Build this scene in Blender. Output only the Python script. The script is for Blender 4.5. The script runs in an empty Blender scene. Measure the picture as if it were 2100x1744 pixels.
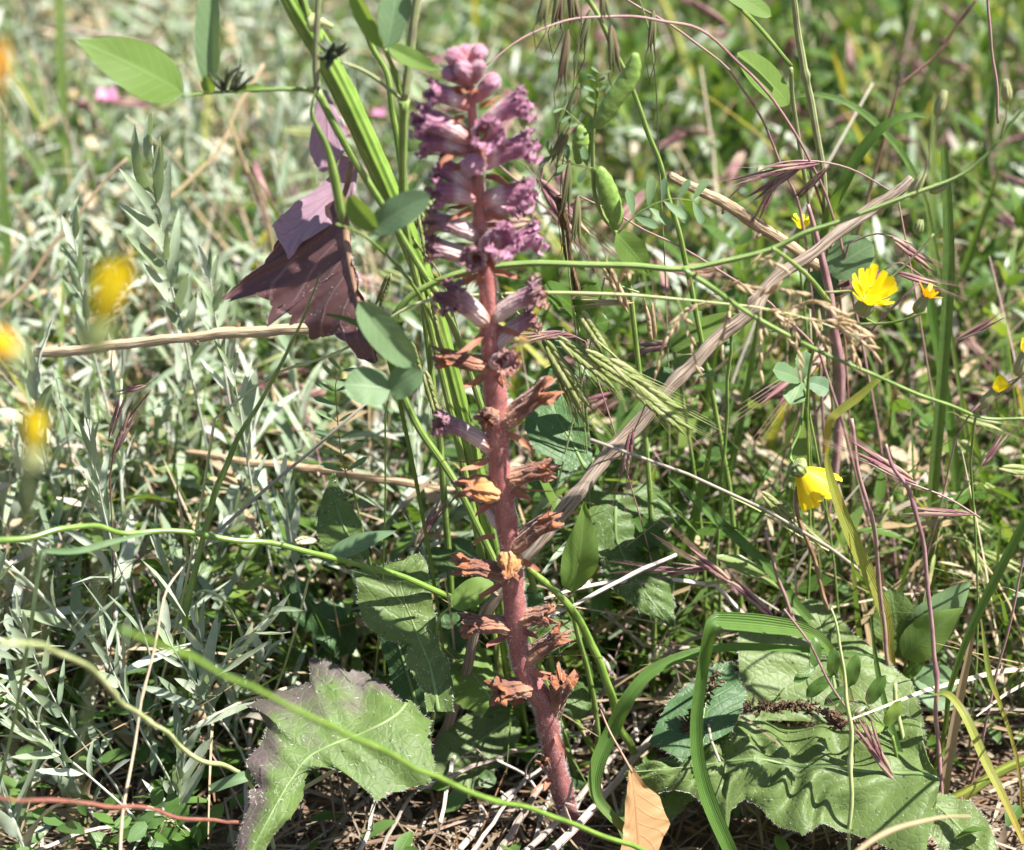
import bpy, math, random
import numpy as np
from mathutils import Vector, Matrix, noise as mnoise

# ------------------------------------------------------------------ camera, world, sun, exposure
R = math.radians
scene = bpy.context.scene
COL = scene.collection
PITCH = R(28.0)
W = 0.469
H = W * 1744 / 2100
CAM = Vector((0, -0.706, 0.5637))
F = Vector((0, math.cos(PITCH), -math.sin(PITCH)))
U = Vector((0, math.sin(PITCH), math.cos(PITCH)))
RT = Vector((1, 0, 0))
cam_data = bpy.data.cameras.new('camera')
cam = bpy.data.objects.new('camera', cam_data)
COL.objects.link(cam)
cam.location = CAM
cam.rotation_euler = (math.pi / 2 - PITCH, 0, 0)
cam_data.sensor_width = 36
cam_data.lens = 36 / W
cam_data.clip_start = 0.01
cam_data.clip_end = 300
cam_data.dof.use_dof = True
cam_data.dof.focus_distance = 0.845
cam_data.dof.aperture_fstop = 8.0
scene.camera = cam

SUN = Vector((0.52, -0.12, 0.85)).normalized()
world = bpy.data.worlds.new('World')
scene.world = world
world.use_nodes = True
wn = world.node_tree.nodes
wn.clear()
wo = wn.new('ShaderNodeOutputWorld')
wb = wn.new('ShaderNodeBackground')
ws = wn.new('ShaderNodeTexSky')
ws.sky_type = 'NISHITA'
ws.sun_disc = False
ws.sun_elevation = math.asin(SUN.z)
ws.sun_rotation = math.atan2(SUN.x, SUN.y)
wb.inputs['Strength'].default_value = 0.06
world.node_tree.links.new(ws.outputs[0], wb.inputs['Color'])
world.node_tree.links.new(wb.outputs[0], wo.inputs['Surface'])
sd = bpy.data.lights.new('sun', 'SUN')
sd.energy = 5.0
sd.angle = R(0.55)
sd.color = (1.0, 0.965, 0.90)
so = bpy.data.objects.new('sun', sd)
COL.objects.link(so)
so.location = (1, 1, 2)
so.rotation_euler = (-SUN).to_track_quat('-Z', 'Y').to_euler()
scene.view_settings.view_transform = 'Standard'
scene.view_settings.look = 'None'
scene.view_settings.gamma = 1
scene.view_settings.exposure = 1.65
scene.cycles.max_bounces = 6
scene.cycles.diffuse_bounces = 4
scene.cycles.glossy_bounces = 2
scene.cycles.transmission_bounces = 4
scene.cycles.use_denoising = True
scene.cycles.sample_clamp_indirect = 6

# ------------------------------------------------------------------ pixel helpers (2100 x 1744 grid)
def ray(dx, dy):
    return F + RT * ((dx / 2100 - .5) * W) + U * ((.5 - dy / 1744) * H)
def A(dx, dy, Y=0.0):
    d = ray(dx, dy)
    return CAM + d * ((Y - CAM.y) / d.y)
def G(dx, dy, z=0.0):
    d = ray(dx, dy)
    return CAM + d * ((z - CAM.z) / d.z)
def PLN(dx, dy, p, n):
    d = ray(dx, dy)
    return CAM + d * ((p - CAM).dot(n) / d.dot(n))
def mpp(P):
    return (P - CAM).dot(F) * W / 2100
def proj(P):
    q = P - CAM
    z = q.dot(F)
    return (q.dot(RT) / z / W + .5) * 2100, (.5 - q.dot(U) / z / H) * 1744

# ------------------------------------------------------------------ curve and mesh helpers
def cr(pts, sub=6):
    """Catmull-Rom through tuples or vectors"""
    P = [Vector(p) for p in pts]
    if len(P) < 3:
        return [P[0].lerp(P[-1], i / sub) for i in range(sub + 1)]
    P = [P[0] * 2 - P[1]] + P + [P[-1] * 2 - P[-2]]
    out = []
    for i in range(1, len(P) - 2):
        a, b, c, d = P[i - 1:i + 3]
        for k in range(sub):
            t = k / sub
            out.append(.5 * ((2 * b) + (c - a) * t + (2 * a - 5 * b + 4 * c - d) * t * t + (3 * b - a - 3 * c + d) * t ** 3))
    out.append(P[-2])
    return out
def lut(tab, t):
    for (a, va), (b, vb) in zip(tab, tab[1:]):
        if t <= b:
            return va + (vb - va) * (t - a) / max(b - a, 1e-9)
    return tab[-1][1]
def frames(P):
    n = len(P)
    T = [(P[min(i + 1, n - 1)] - P[max(i - 1, 0)]).normalized() for i in range(n)]
    N = T[0].orthogonal().normalized()
    fr = []
    for i in range(n):
        N = (N - T[i] * N.dot(T[i]))
        if N.length < 1e-6:
            N = T[i].orthogonal()
        N.normalize()
        fr.append((T[i], N, T[i].cross(N)))
    return fr

class MB:
    def __init__(s):
        s.v = []; s.f = []; s.t = []
    def tube(s, P, r, n=7, rnd=0.0, wob=0.0, seed=0, flat=1.0, cap=True, ridge=None):
        fr = frames(P)
        b = len(s.v)
        m = len(P)
        for i, (p, (T, N, B)) in enumerate(zip(P, fr)):
            ri = r[i] if hasattr(r, '__len__') else r
            for j in range(n):
                a = 2 * math.pi * j / n
                q = ri
                if wob:
                    q *= 1 + wob * mnoise.noise(Vector((math.cos(a) * 1.3 + seed * 7.1, math.sin(a) * 1.3, i * .55)))
                if ridge:
                    q *= 1 + ridge[1] * (abs(math.sin(a * ridge[0] / 2)) - .6)
                s.v.append(p + N * (math.cos(a) * q) + B * (math.sin(a) * q * flat))
                s.t.append((i / (m - 1), j / n, rnd))
        for i in range(m - 1):
            for j in range(n):
                k = (j + 1) % n
                s.f.append((b + i * n + j, b + i * n + k, b + (i + 1) * n + k, b + (i + 1) * n + j))
        if cap:
            s.f.append(tuple(b + j for j in reversed(range(n))))
            s.f.append(tuple(b + (m - 1) * n + j for j in range(n)))
    def grid(s, rows, uv):
        b = len(s.v)
        nu, nv = len(rows), len(rows[0])
        for i in range(nu):
            for j in range(nv):
                s.v.append(rows[i][j]); s.t.append(uv[i][j])
        for i in range(nu - 1):
            for j in range(nv - 1):
                s.f.append((b + i * nv + j, b + i * nv + j + 1, b + (i + 1) * nv + j + 1, b + (i + 1) * nv + j))
    def blade(s, P, w, nrm, fold=.25, rnd=0.0, nv=1, twist=0.0):
        """ribbon along P, half widths w, normals turned towards nrm"""
        m = len(P)
        rows, uv = [], []
        for i in range(m):
            T = (P[min(i + 1, m - 1)] - P[max(i - 1, 0)]).normalized()
            n0 = nrm
            if twist:
                n0 = Matrix.Rotation(twist * i / (m - 1), 3, T) @ nrm
            S = T.cross(n0)
            if S.length < 1e-4:
                S = T.orthogonal()
            S.normalize()
            N = S.cross(T)
            row, u = [], []
            for j in range(-nv, nv + 1):
                v = j / nv
                row.append(P[i] + S * (v * w[i]) + N * (abs(v) * w[i] * fold))
                u.append((i / (m - 1), v, rnd))
            rows.append(row); uv.append(u)
        s.grid(rows, uv)
    def spindle(s, a, b, r, n=5, rnd=0.0, peak=.4):
        P = [a.lerp(b, t) for t in (0, .12, peak, .75, 1)]
        s.tube(P, [r * .3, r * .75, r, r * .6, r * .05], n, rnd, cap=False)
    def hair(s, p, d, L, w=.00004):
        b = len(s.v)
        S = d.orthogonal().normalized() * w
        s.v += [p - S, p + S, p + d * L]
        s.t += [(0, 0, 0)] * 3
        s.f.append((b, b + 1, b + 2))
    def build(s, name, mat, parent=None, origin=None, smooth=True):
        origin = Vector(origin) if origin is not None else Vector((0, 0, 0))
        me = bpy.data.meshes.new(name)
        me.from_pydata([tuple(p - origin) for p in s.v], [], s.f)
        at = me.attributes.new('tuv', 'FLOAT_VECTOR', 'POINT')
        at.data.foreach_set('vector', np.array(s.t, dtype=np.float32).ravel())
        if smooth:
            me.polygons.foreach_set('use_smooth', [True] * len(me.polygons))
        me.materials.append(mat)
        o = bpy.data.objects.new(name, me)
        COL.objects.link(o)
        if parent is not None:
            o.parent = parent
        else:
            o.location = origin
        return o

def tag(o, label=None, cat=None, group=None, kind=None):
    if label: o['label'] = label
    if cat: o['category'] = cat
    if group: o['group'] = group
    if kind: o['kind'] = kind
    return o
ORIG = {}
def thing(name, label, cat, loc=(0, 0, 0), group=None):
    o = bpy.data.objects.new(name, None)
    COL.objects.link(o)
    o.location = loc
    o.empty_display_size = .01
    ORIG[o.name] = Vector(loc)
    return tag(o, label, cat, group)
def part(mb, name, mat, parent, smooth=True, root=None):
    """mesh part in world coordinates, parented to a thing (or to a part of it) that stands at root"""
    o = mb.build(name, mat, parent, ORIG[root.name] if root else ORIG[parent.name], smooth)
    return o
def single(mb, name, mat, label, cat, group=None, origin=None, smooth=True):
    org = origin or mb.v[-1]
    o = mb.build(name, mat, None, Vector(org), smooth)
    return tag(o, label, cat, group)
def copy_tree(o, parent=None):
    c = o.copy()
    COL.objects.link(c)
    if parent is not None:
        c.parent = parent
    for ch in KIDS.get(o.name, ()):
        copy_tree(ch, c)
    return c
KIDS = {}
def index_kids():
    KIDS.clear()
    for o in bpy.data.objects:
        if o.parent:
            KIDS.setdefault(o.parent.name, []).append(o)

# ------------------------------------------------------------------ materials
def mnodes(name):
    m = bpy.data.materials.new(name)
    m.use_nodes = True
    nt = m.node_tree
    nt.nodes.clear()
    return m, nt, nt.nodes.new, nt.links.new
def setramp(node, stops):
    e = node.color_ramp.elements
    while len(e) > 1:
        e.remove(e[-1])
    for i, (p, c) in enumerate(stops):
        q = e[0] if i == 0 else e.new(p)
        q.position = p
        q.color = (*c, 1)
def math_node(new, link, op, a, b=None, clamp=False):
    n = new('ShaderNodeMath'); n.operation = op; n.use_clamp = clamp
    for k, x in enumerate((a, b)):
        if x is None: continue
        if isinstance(x, (int, float)): n.inputs[k].default_value = x
        else: link(x, n.inputs[k])
    return n.outputs[0]
def leafmat(name, cols, trans=.4, rough=.5, vein=.0, veincol=None, nscale=180, bump=.25, spec=.35, spots=None, spread=.35,
            tcol=(1.25, 1.15, .55), sheen=0.0, sidev=9, tip=None, patch=None, retic=0.0, side=None, lines=0):
    """cols: colours drawn per leaf; vein: strength of midrib and side veins; spots: colour of small blemishes;
    tip: colour towards the tip; patch: (colour, amount) large irregular stains"""
    m, nt, new, link = mnodes(name)
    out = new('ShaderNodeOutputMaterial')
    at = new('ShaderNodeAttribute'); at.attribute_name = 'tuv'
    sep = new('ShaderNodeSeparateXYZ'); link(at.outputs['Vector'], sep.inputs[0])
    oi = new('ShaderNodeObjectInfo')
    tc = new('ShaderNodeTexCoord')
    geo = new('ShaderNodeNewGeometry')
    nz = new('ShaderNodeTexNoise'); nz.inputs['Scale'].default_value = nscale; nz.inputs['Detail'].default_value = 4
    link(geo.outputs['Position'], nz.inputs['Vector'])
    r = math_node(new, link, 'ADD', math_node(new, link, 'MULTIPLY', oi.outputs['Random'], 3.7), sep.outputs['Z'])
    r = math_node(new, link, 'FRACT', r)
    r = math_node(new, link, 'ADD', r, math_node(new, link, 'MULTIPLY', math_node(new, link, 'SUBTRACT', nz.outputs['Fac'], .5), spread))
    rp = new('ShaderNodeValToRGB'); setramp(rp, [((i + .5) / len(cols), c) for i, c in enumerate(cols)])
    link(r, rp.inputs[0])
    col = rp.outputs[0]
    def mix(fac, a, b):
        n = new('ShaderNodeMix'); n.data_type = 'RGBA'
        if isinstance(fac, (int, float)): n.inputs[0].default_value = fac
        else: link(fac, n.inputs[0])
        link(a, n.inputs[6])
        if isinstance(b, tuple): n.inputs[7].default_value = (*b, 1)
        else: link(b, n.inputs[7])
        return n.outputs[2]
    hgt = math_node(new, link, 'MULTIPLY', nz.outputs['Fac'], .6)
    if tip:
        col = mix(math_node(new, link, 'MULTIPLY', math_node(new, link, 'POWER', sep.outputs['X'], tip[1]), tip[2] if len(tip) > 2 else 1.0), col, tip[0])
    if patch:
        n2 = new('ShaderNodeTexNoise'); n2.inputs['Scale'].default_value = patch[2] if len(patch) > 2 else 45; n2.inputs['Detail'].default_value = 5
        link(geo.outputs['Position'], n2.inputs['Vector'])
        mr = new('ShaderNodeMapRange'); mr.inputs[1].default_value = .62 - patch[1]; mr.inputs[2].default_value = .7 - patch[1] + .05
        link(n2.outputs['Fac'], mr.inputs[0])
        col = mix(mr.outputs[0], col, patch[0])
    if vein:
        av = math_node(new, link, 'ABSOLUTE', sep.outputs['Y'])
        mr = new('ShaderNodeMapRange'); mr.inputs[1].default_value = .0; mr.inputs[2].default_value = .09; mr.inputs[3].default_value = 1; mr.inputs[4].default_value = 0
        link(av, mr.inputs[0])
        ph = math_node(new, link, 'SUBTRACT', math_node(new, link, 'MULTIPLY', sep.outputs['X'], sidev), math_node(new, link, 'MULTIPLY', av, 2.0))
        ph = math_node(new, link, 'ADD', ph, math_node(new, link, 'MULTIPLY', nz.outputs['Fac'], .25))
        pf = math_node(new, link, 'ABSOLUTE', math_node(new, link, 'SUBTRACT', math_node(new, link, 'FRACT', ph), .5))
        m2 = new('ShaderNodeMapRange'); m2.inputs[1].default_value = .0; m2.inputs[2].default_value = .10; m2.inputs[3].default_value = .7; m2.inputs[4].default_value = 0
        link(pf, m2.inputs[0])
        vf = math_node(new, link, 'MAXIMUM', mr.outputs[0], m2.outputs[0])
        col = mix(math_node(new, link, 'MULTIPLY', vf, vein), col, veincol or tuple(min(1, c * 1.9 + .03) for c in cols[0]))
        hgt = math_node(new, link, 'SUBTRACT', hgt, math_node(new, link, 'MULTIPLY', vf, .8))
    if lines:
        lw = math_node(new, link, 'SINE', math_node(new, link, 'ADD', math_node(new, link, 'MULTIPLY', sep.outputs['Y'], lines * 6.2832), math_node(new, link, 'MULTIPLY', nz.outputs['Fac'], 1.5)))
        hgt = math_node(new, link, 'ADD', hgt, math_node(new, link, 'MULTIPLY', lw, .45))
        lm = new('ShaderNodeMapRange'); lm.inputs[1].default_value = -.2; lm.inputs[2].default_value = 1; lm.inputs[4].default_value = .45
        link(lw, lm.inputs[0])
        col = mix(lm.outputs[0], col, tuple(min(1, c * 2.0) for c in cols[0]))
    if side:
        mr = new('ShaderNodeMapRange'); mr.inputs[1].default_value = .25; mr.inputs[2].default_value = .75
        big = new('ShaderNodeTexNoise'); big.inputs['Scale'].default_value = 70; big.inputs['Detail'].default_value = 6
        link(geo.outputs['Position'], big.inputs['Vector'])
        link(math_node(new, link, 'ADD', math_node(new, link, 'MULTIPLY', sep.outputs['Y'], -1.0), math_node(new, link, 'MULTIPLY', math_node(new, link, 'SUBTRACT', big.outputs['Fac'], .5), 2.2)), mr.inputs[0])
        col = mix(mr.outputs[0], col, side)
    if retic:
        vr = new('ShaderNodeTexVoronoi'); vr.feature = 'DISTANCE_TO_EDGE'; vr.inputs['Scale'].default_value = 290; vr.inputs['Randomness'].default_value = 1.0
        link(geo.outputs['Position'], vr.inputs['Vector'])
        m4 = new('ShaderNodeMapRange'); m4.inputs[1].default_value = .0; m4.inputs[2].default_value = .16; m4.inputs[3].default_value = 1; m4.inputs[4].default_value = 0
        link(vr.outputs['Distance'], m4.inputs[0])
        col = mix(math_node(new, link, 'MULTIPLY', m4.outputs[0], retic * .45), col, veincol or (.2, .3, .1))
        hgt = math_node(new, link, 'SUBTRACT', hgt, math_node(new, link, 'MULTIPLY', m4.outputs[0], retic))
        n5 = new('ShaderNodeTexNoise'); n5.inputs['Scale'].default_value = 55; n5.inputs['Detail'].default_value = 6; n5.inputs['Roughness'].default_value = .7
        link(geo.outputs['Position'], n5.inputs['Vector'])
        m6 = new('ShaderNodeMapRange'); m6.inputs[1].default_value = .35; m6.inputs[2].default_value = .7; m6.inputs[4].default_value = .55
        link(n5.outputs['Fac'], m6.inputs[0])
        col = mix(m6.outputs[0], col, tuple(c * .55 for c in cols[0]))
    if spots:
        vo = new('ShaderNodeTexVoronoi'); vo.inputs['Scale'].default_value = spots[1]
        link(geo.outputs['Position'], vo.inputs['Vector'])
        m3 = new('ShaderNodeMapRange'); m3.inputs[1].default_value = .10; m3.inputs[2].default_value = .16; m3.inputs[3].default_value = .8; m3.inputs[4].default_value = 0
        link(vo.outputs['Distance'], m3.inputs[0])
        col = mix(m3.outputs[0], col, spots[0])
    bs = new('ShaderNodeBsdfPrincipled')
    link(col, bs.inputs['Base Color'])
    bs.inputs['Roughness'].default_value = rough
    bs.inputs['Specular IOR Level'].default_value = spec
    if sheen:
        bs.inputs['Sheen Weight'].default_value = sheen
        bs.inputs['Sheen Roughness'].default_value = .5
    bp = new('ShaderNodeBump'); bp.inputs['Strength'].default_value = bump; bp.inputs['Distance'].default_value = .0006
    link(hgt, bp.inputs['Height']); link(bp.outputs[0], bs.inputs['Normal'])
    if trans:
        tr = new('ShaderNodeBsdfTranslucent')
        mu = new('ShaderNodeMix'); mu.data_type = 'RGBA'; mu.blend_type = 'MULTIPLY'; mu.inputs[0].default_value = 1
        mu.clamp_result = False
        link(col, mu.inputs[6]); mu.inputs[7].default_value = (*tcol, 1)
        link(mu.outputs[2], tr.inputs['Color'])
        ms = new('ShaderNodeMixShader'); ms.inputs[0].default_value = trans
        link(bs.outputs[0], ms.inputs[1]); link(tr.outputs[0], ms.inputs[2])
        link(ms.outputs[0], out.inputs['Surface'])
    else:
        link(bs.outputs[0], out.inputs['Surface'])
    return m
def stemmat(name, cols, rough=.5, ridges=9, rb=.3, nscale=120, spec=.35, tip=None, trans=0.0, stretch=None, spread=.8, patch=None):
    m, nt, new, link = mnodes(name)
    out = new('ShaderNodeOutputMaterial')
    at = new('ShaderNodeAttribute'); at.attribute_name = 'tuv'
    sep = new('ShaderNodeSeparateXYZ'); link(at.outputs['Vector'], sep.inputs[0])
    oi = new('ShaderNodeObjectInfo'); geo = new('ShaderNodeNewGeometry')
    nz = new('ShaderNodeTexNoise'); nz.inputs['Scale'].default_value = nscale; nz.inputs['Detail'].default_value = 5
    if stretch:
        # fibres that run along the stem
        cb = new('ShaderNodeCombineXYZ')
        ang = math_node(new, link, 'MULTIPLY', sep.outputs['Y'], 6.2832)
        link(math_node(new, link, 'MULTIPLY', math_node(new, link, 'COSINE', ang), stretch[0]), cb.inputs[0])
        link(math_node(new, link, 'MULTIPLY', math_node(new, link, 'SINE', ang), stretch[0]), cb.inputs[1])
        link(math_node(new, link, 'MULTIPLY', sep.outputs['X'], stretch[1]), cb.inputs[2])
        link(cb.outputs[0], nz.inputs['Vector']); nz.inputs['Scale'].default_value = 1
    else:
        link(geo.outputs['Position'], nz.inputs['Vector'])
    r = math_node(new, link, 'FRACT', math_node(new, link, 'ADD', math_node(new, link, 'MULTIPLY', oi.outputs['Random'], 3.7), sep.outputs['Z']))
    if spread >= .8:
        r = math_node(new, link, 'ADD', math_node(new, link, 'MULTIPLY', r, .3), .35)
    r = math_node(new, link, 'ADD', r, math_node(new, link, 'MULTIPLY', math_node(new, link, 'SUBTRACT', nz.outputs['Fac'], .5), spread * 2.2))
    rp = new('ShaderNodeValToRGB'); setramp(rp, [((i + .5) / len(cols), c) for i, c in enumerate(cols)])
    link(r, rp.inputs[0])
    col = rp.outputs[0]
    if tip:
        n = new('ShaderNodeMix'); n.data_type = 'RGBA'
        link(math_node(new, link, 'POWER', sep.outputs['X'], tip[1]), n.inputs[0])
        link(col, n.inputs[6]); n.inputs[7].default_value = (*tip[0], 1); col = n.outputs[2]
    if patch:
        n2 = new('ShaderNodeTexNoise'); n2.inputs['Scale'].default_value = patch[2]; n2.inputs['Detail'].default_value = 4
        link(geo.outputs['Position'], n2.inputs['Vector'])
        mr = new('ShaderNodeMapRange'); mr.inputs[1].default_value = .62 - patch[1]; mr.inputs[2].default_value = .75 - patch[1]
        link(n2.outputs['Fac'], mr.inputs[0])
        n = new('ShaderNodeMix'); n.data_type = 'RGBA'
        link(mr.outputs[0], n.inputs[0]); link(col, n.inputs[6]); n.inputs[7].default_value = (*patch[0], 1); col = n.outputs[2]
    bs = new('ShaderNodeBsdfPrincipled')
    link(col, bs.inputs['Base Color'])
    bs.inputs['Roughness'].default_value = rough
    bs.inputs['Specular IOR Level'].default_value = spec
    wv = math_node(new, link, 'SINE', math_node(new, link, 'MULTIPLY', sep.outputs['Y'], ridges * 6.2832))
    h = math_node(new, link, 'ADD', math_node(new, link, 'MULTIPLY', wv, .35), nz.outputs['Fac'])
    bp = new('ShaderNodeBump'); bp.inputs['Strength'].default_value = rb; bp.inputs['Distance'].default_value = .0006
    link(h, bp.inputs['Height']); link(bp.outputs[0], bs.inputs['Normal'])
    if trans:
        tr = new('ShaderNodeBsdfTranslucent'); link(col, tr.inputs['Color'])
        ms = new('ShaderNodeMixShader'); ms.inputs[0].default_value = trans
        link(bs.outputs[0], ms.inputs[1]); link(tr.outputs[0], ms.inputs[2])
        link(ms.outputs[0], out.inputs['Surface'])
    else:
        link(bs.outputs[0], out.inputs['Surface'])
    return m
def corollamat(name, stops, veincol, veinamt=.5, trans=.3, rough=.55, bump=.4, nscale=400):
    m, nt, new, link = mnodes(name)
    out = new('ShaderNodeOutputMaterial')
    at = new('ShaderNodeAttribute'); at.attribute_name = 'tuv'
    sep = new('ShaderNodeSeparateXYZ'); link(at.outputs['Vector'], sep.inputs[0])
    geo = new('ShaderNodeNewGeometry')
    nz = new('ShaderNodeTexNoise'); nz.inputs['Scale'].default_value = nscale; nz.inputs['Detail'].default_value = 4
    link(geo.outputs['Position'], nz.inputs['Vector'])
    nl = new('ShaderNodeTexNoise'); nl.inputs['Scale'].default_value = nscale * .4; nl.inputs['Detail'].default_value = 2
    link(geo.outputs['Position'], nl.inputs['Vector'])
    # the coloured part reaches further down on the back of the tube than on its belly
    ang = math_node(new, link, 'COSINE', math_node(new, link, 'MULTIPLY', sep.outputs['Y'], 6.2832))
    t = math_node(new, link, 'ADD', sep.outputs['X'], math_node(new, link, 'MULTIPLY', ang, -.08))
    t = math_node(new, link, 'ADD', t, math_node(new, link, 'MULTIPLY', math_node(new, link, 'SUBTRACT', nl.outputs['Fac'], .5), .5))
    t = math_node(new, link, 'ADD', t, math_node(new, link, 'MULTIPLY', math_node(new, link, 'SUBTRACT', sep.outputs['Z'], .5), .25))
    rp = new('ShaderNodeValToRGB'); setramp(rp, stops); link(t, rp.inputs[0])
    wv = math_node(new, link, 'SINE', math_node(new, link, 'ADD', math_node(new, link, 'MULTIPLY', sep.outputs['Y'], 14 * 6.2832), math_node(new, link, 'MULTIPLY', nl.outputs['Fac'], 9)))
    mr = new('ShaderNodeMapRange'); mr.inputs[1].default_value = .35; mr.inputs[2].default_value = .95; mr.inputs[4].default_value = veinamt
    link(wv, mr.inputs[0])
    n = new('ShaderNodeMix'); n.data_type = 'RGBA'
    link(math_node(new, link, 'MULTIPLY', mr.outputs[0], math_node(new, link, 'MULTIPLY', sep.outputs['X'], 1.0)), n.inputs[0])
    link(rp.outputs[0], n.inputs[6]); n.inputs[7].default_value = (*veincol, 1)
    bs = new('ShaderNodeBsdfPrincipled')
    link(n.outputs[2], bs.inputs['Base Color'])
    bs.inputs['Roughness'].default_value = rough
    bs.inputs['Sheen Weight'].default_value = .25
    bp = new('ShaderNodeBump'); bp.inputs['Strength'].default_value = bump; bp.inputs['Distance'].default_value = .0008
    link(math_node(new, link, 'ADD', nz.outputs['Fac'], math_node(new, link, 'MULTIPLY', wv, .25)), bp.inputs['Height'])
    link(bp.outputs[0], bs.inputs['Normal'])
    tr = new('ShaderNodeBsdfTranslucent'); link(n.outputs[2], tr.inputs['Color'])
    ms = new('ShaderNodeMixShader'); ms.inputs[0].default_value = trans
    link(bs.outputs[0], ms.inputs[1]); link(tr.outputs[0], ms.inputs[2])
    link(ms.outputs[0], out.inputs['Surface'])
    return m
def soilmat():
    m, nt, new, link = mnodes('soil')
    out = new('ShaderNodeOutputMaterial'); bs = new('ShaderNodeBsdfPrincipled')
    geo = new('ShaderNodeNewGeometry')
    n1 = new('ShaderNodeTexNoise'); n1.inputs['Scale'].default_value = 40; n1.inputs['Detail'].default_value = 8
    n2 = new('ShaderNodeTexVoronoi'); n2.inputs['Scale'].default_value = 260
    link(geo.outputs['Position'], n1.inputs['Vector']); link(geo.outputs['Position'], n2.inputs['Vector'])
    rp = new('ShaderNodeValToRGB')
    setramp(rp, [(.3, (.035, .022, .014)), (.5, (.075, .048, .03)), (.62, (.13, .085, .055)), (.75, (.20, .15, .10))])
    link(math_node(new, link, 'ADD', n1.outputs['Fac'], math_node(new, link, 'MULTIPLY', n2.outputs['Distance'], .12)), rp.inputs[0])
    link(rp.outputs[0], bs.inputs['Base Color']); bs.inputs['Roughness'].default_value = .95
    bp = new('ShaderNodeBump'); bp.inputs['Strength'].default_value = 1; bp.inputs['Distance'].default_value = .003
    link(math_node(new, link, 'ADD', n1.outputs['Fac'], n2.outputs['Distance']), bp.inputs['Height']); link(bp.outputs[0], bs.inputs['Normal'])
    link(bs.outputs[0], out.inputs['Surface'])
    return m

M = {}
M['soil'] = soilmat()
M['silver'] = leafmat('silver_leaf', [(.17, .235, .14), (.26, .32, .21), (.20, .27, .13), (.40, .44, .35), (.24, .30, .20), (.50, .53, .45)], trans=.3, rough=.6, vein=.35, veincol=(.42, .46, .36), sidev=0, bump=.2, sheen=.2, tcol=(1.1, 1.15, .65))
M['silver_stem'] = stemmat('silver_stem', [(.30, .33, .25), (.44, .45, .37)], rough=.7)
M['green'] = leafmat('green_leaf', [(.070, .135, .022), (.10, .18, .030), (.065, .13, .035), (.17, .25, .045)], trans=.46, rough=.34, spec=.5, vein=.35, sidev=7)
M['bluegreen'] = leafmat('glaucous_leaf', [(.13, .21, .10), (.17, .26, .12), (.12, .20, .11)], trans=.4, spec=.25, rough=.5, vein=.35, veincol=(.30, .40, .24), sidev=8, nscale=300, bump=.2)
M['ovate'] = leafmat('ovate_leaf', [(.135, .22, .05), (.165, .26, .06), (.145, .225, .07)], trans=.5, spec=.2, rough=.55, vein=.30, veincol=(.28, .38, .15), sidev=9, nscale=260, bump=.2)
M['grass'] = leafmat('grass_blade', [(.065, .13, .025), (.10, .19, .04), (.085, .15, .045), (.16, .23, .06)], trans=.42, rough=.4, vein=.25, sidev=0, spread=.45, bump=.5, lines=4, tip=((.22, .22, .06), 6, .7))
M['grass_yellow'] = leafmat('yellowing_blade', [(.24, .29, .06), (.30, .31, .07), (.20, .27, .06)], trans=.42, rough=.42, vein=.3, sidev=0, bump=.5, lines=4, patch=((.38, .26, .06), .06, 90), tip=((.42, .24, .05), 4))
M['straw'] = leafmat('straw', [(.30, .22, .12), (.40, .30, .17), (.22, .16, .10), (.46, .38, .26), (.30, .27, .22)], trans=.15, rough=.6, spread=.3, tcol=(1.1, 1, .7))
M['litter'] = leafmat('litter', [(.12, .075, .045), (.22, .165, .11), (.075, .05, .03), (.32, .26, .19), (.16, .135, .105), (.20, .11, .055)], trans=.12, rough=.75, spread=.3, tcol=(1.1, 1, .7))
M['clover'] = leafmat('clover', [(.075, .15, .03), (.11, .20, .045), (.09, .17, .05)], trans=.42, rough=.45, vein=.2, sidev=8)
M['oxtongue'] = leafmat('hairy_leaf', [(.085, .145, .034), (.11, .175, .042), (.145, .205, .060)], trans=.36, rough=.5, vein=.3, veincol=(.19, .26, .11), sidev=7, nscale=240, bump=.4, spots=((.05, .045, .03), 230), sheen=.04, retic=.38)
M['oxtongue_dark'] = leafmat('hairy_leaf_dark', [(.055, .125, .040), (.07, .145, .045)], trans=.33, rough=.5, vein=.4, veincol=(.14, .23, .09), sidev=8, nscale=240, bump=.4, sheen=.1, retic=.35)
M['oxtongue_purple'] = leafmat('hairy_leaf_purpled', [(.085, .145, .034), (.11, .175, .042), (.145, .205, .060)], trans=.33, rough=.55, vein=.3, veincol=(.19, .26, .11), sidev=7, nscale=240, bump=.5, spots=((.05, .045, .03), 230), sheen=.04, patch=((.15, .095, .11), .02, 30), retic=.38, side=(.12, .08, .09))
M['purple'] = leafmat('purple_leaf', [(.075, .030, .038), (.11, .042, .052), (.10, .05, .045)], trans=.16, rough=.42, vein=.8, veincol=(.26, .16, .15), sidev=7, nscale=200, bump=.9, spec=.45, tcol=(1.5, .5, .4), sheen=.1)
M['lilac'] = leafmat('purple_leaf_back_sunlit', [(.27, .165, .21), (.31, .20, .25)], trans=.2, rough=.4, vein=.4, veincol=(.20, .10, .14), sidev=5, nscale=200, bump=.4, spec=.5, tcol=(1.4, .6, .6), sheen=.2)  # underside colour, with the sheen of sunlight painted into the pale lilac
M['dryleaf'] = leafmat('dry_leaf', [(.38, .21, .09), (.44, .26, .12)], trans=.35, rough=.5, vein=.5, veincol=(.24, .12, .05), sidev=7, nscale=120, bump=.3, tcol=(1.3, .9, .5))
M['stem_green'] = stemmat('green_stem', [(.10, .17, .035), (.15, .225, .05), (.20, .26, .075)], rough=.38, ridges=8, rb=.35, spec=.45)
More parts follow.
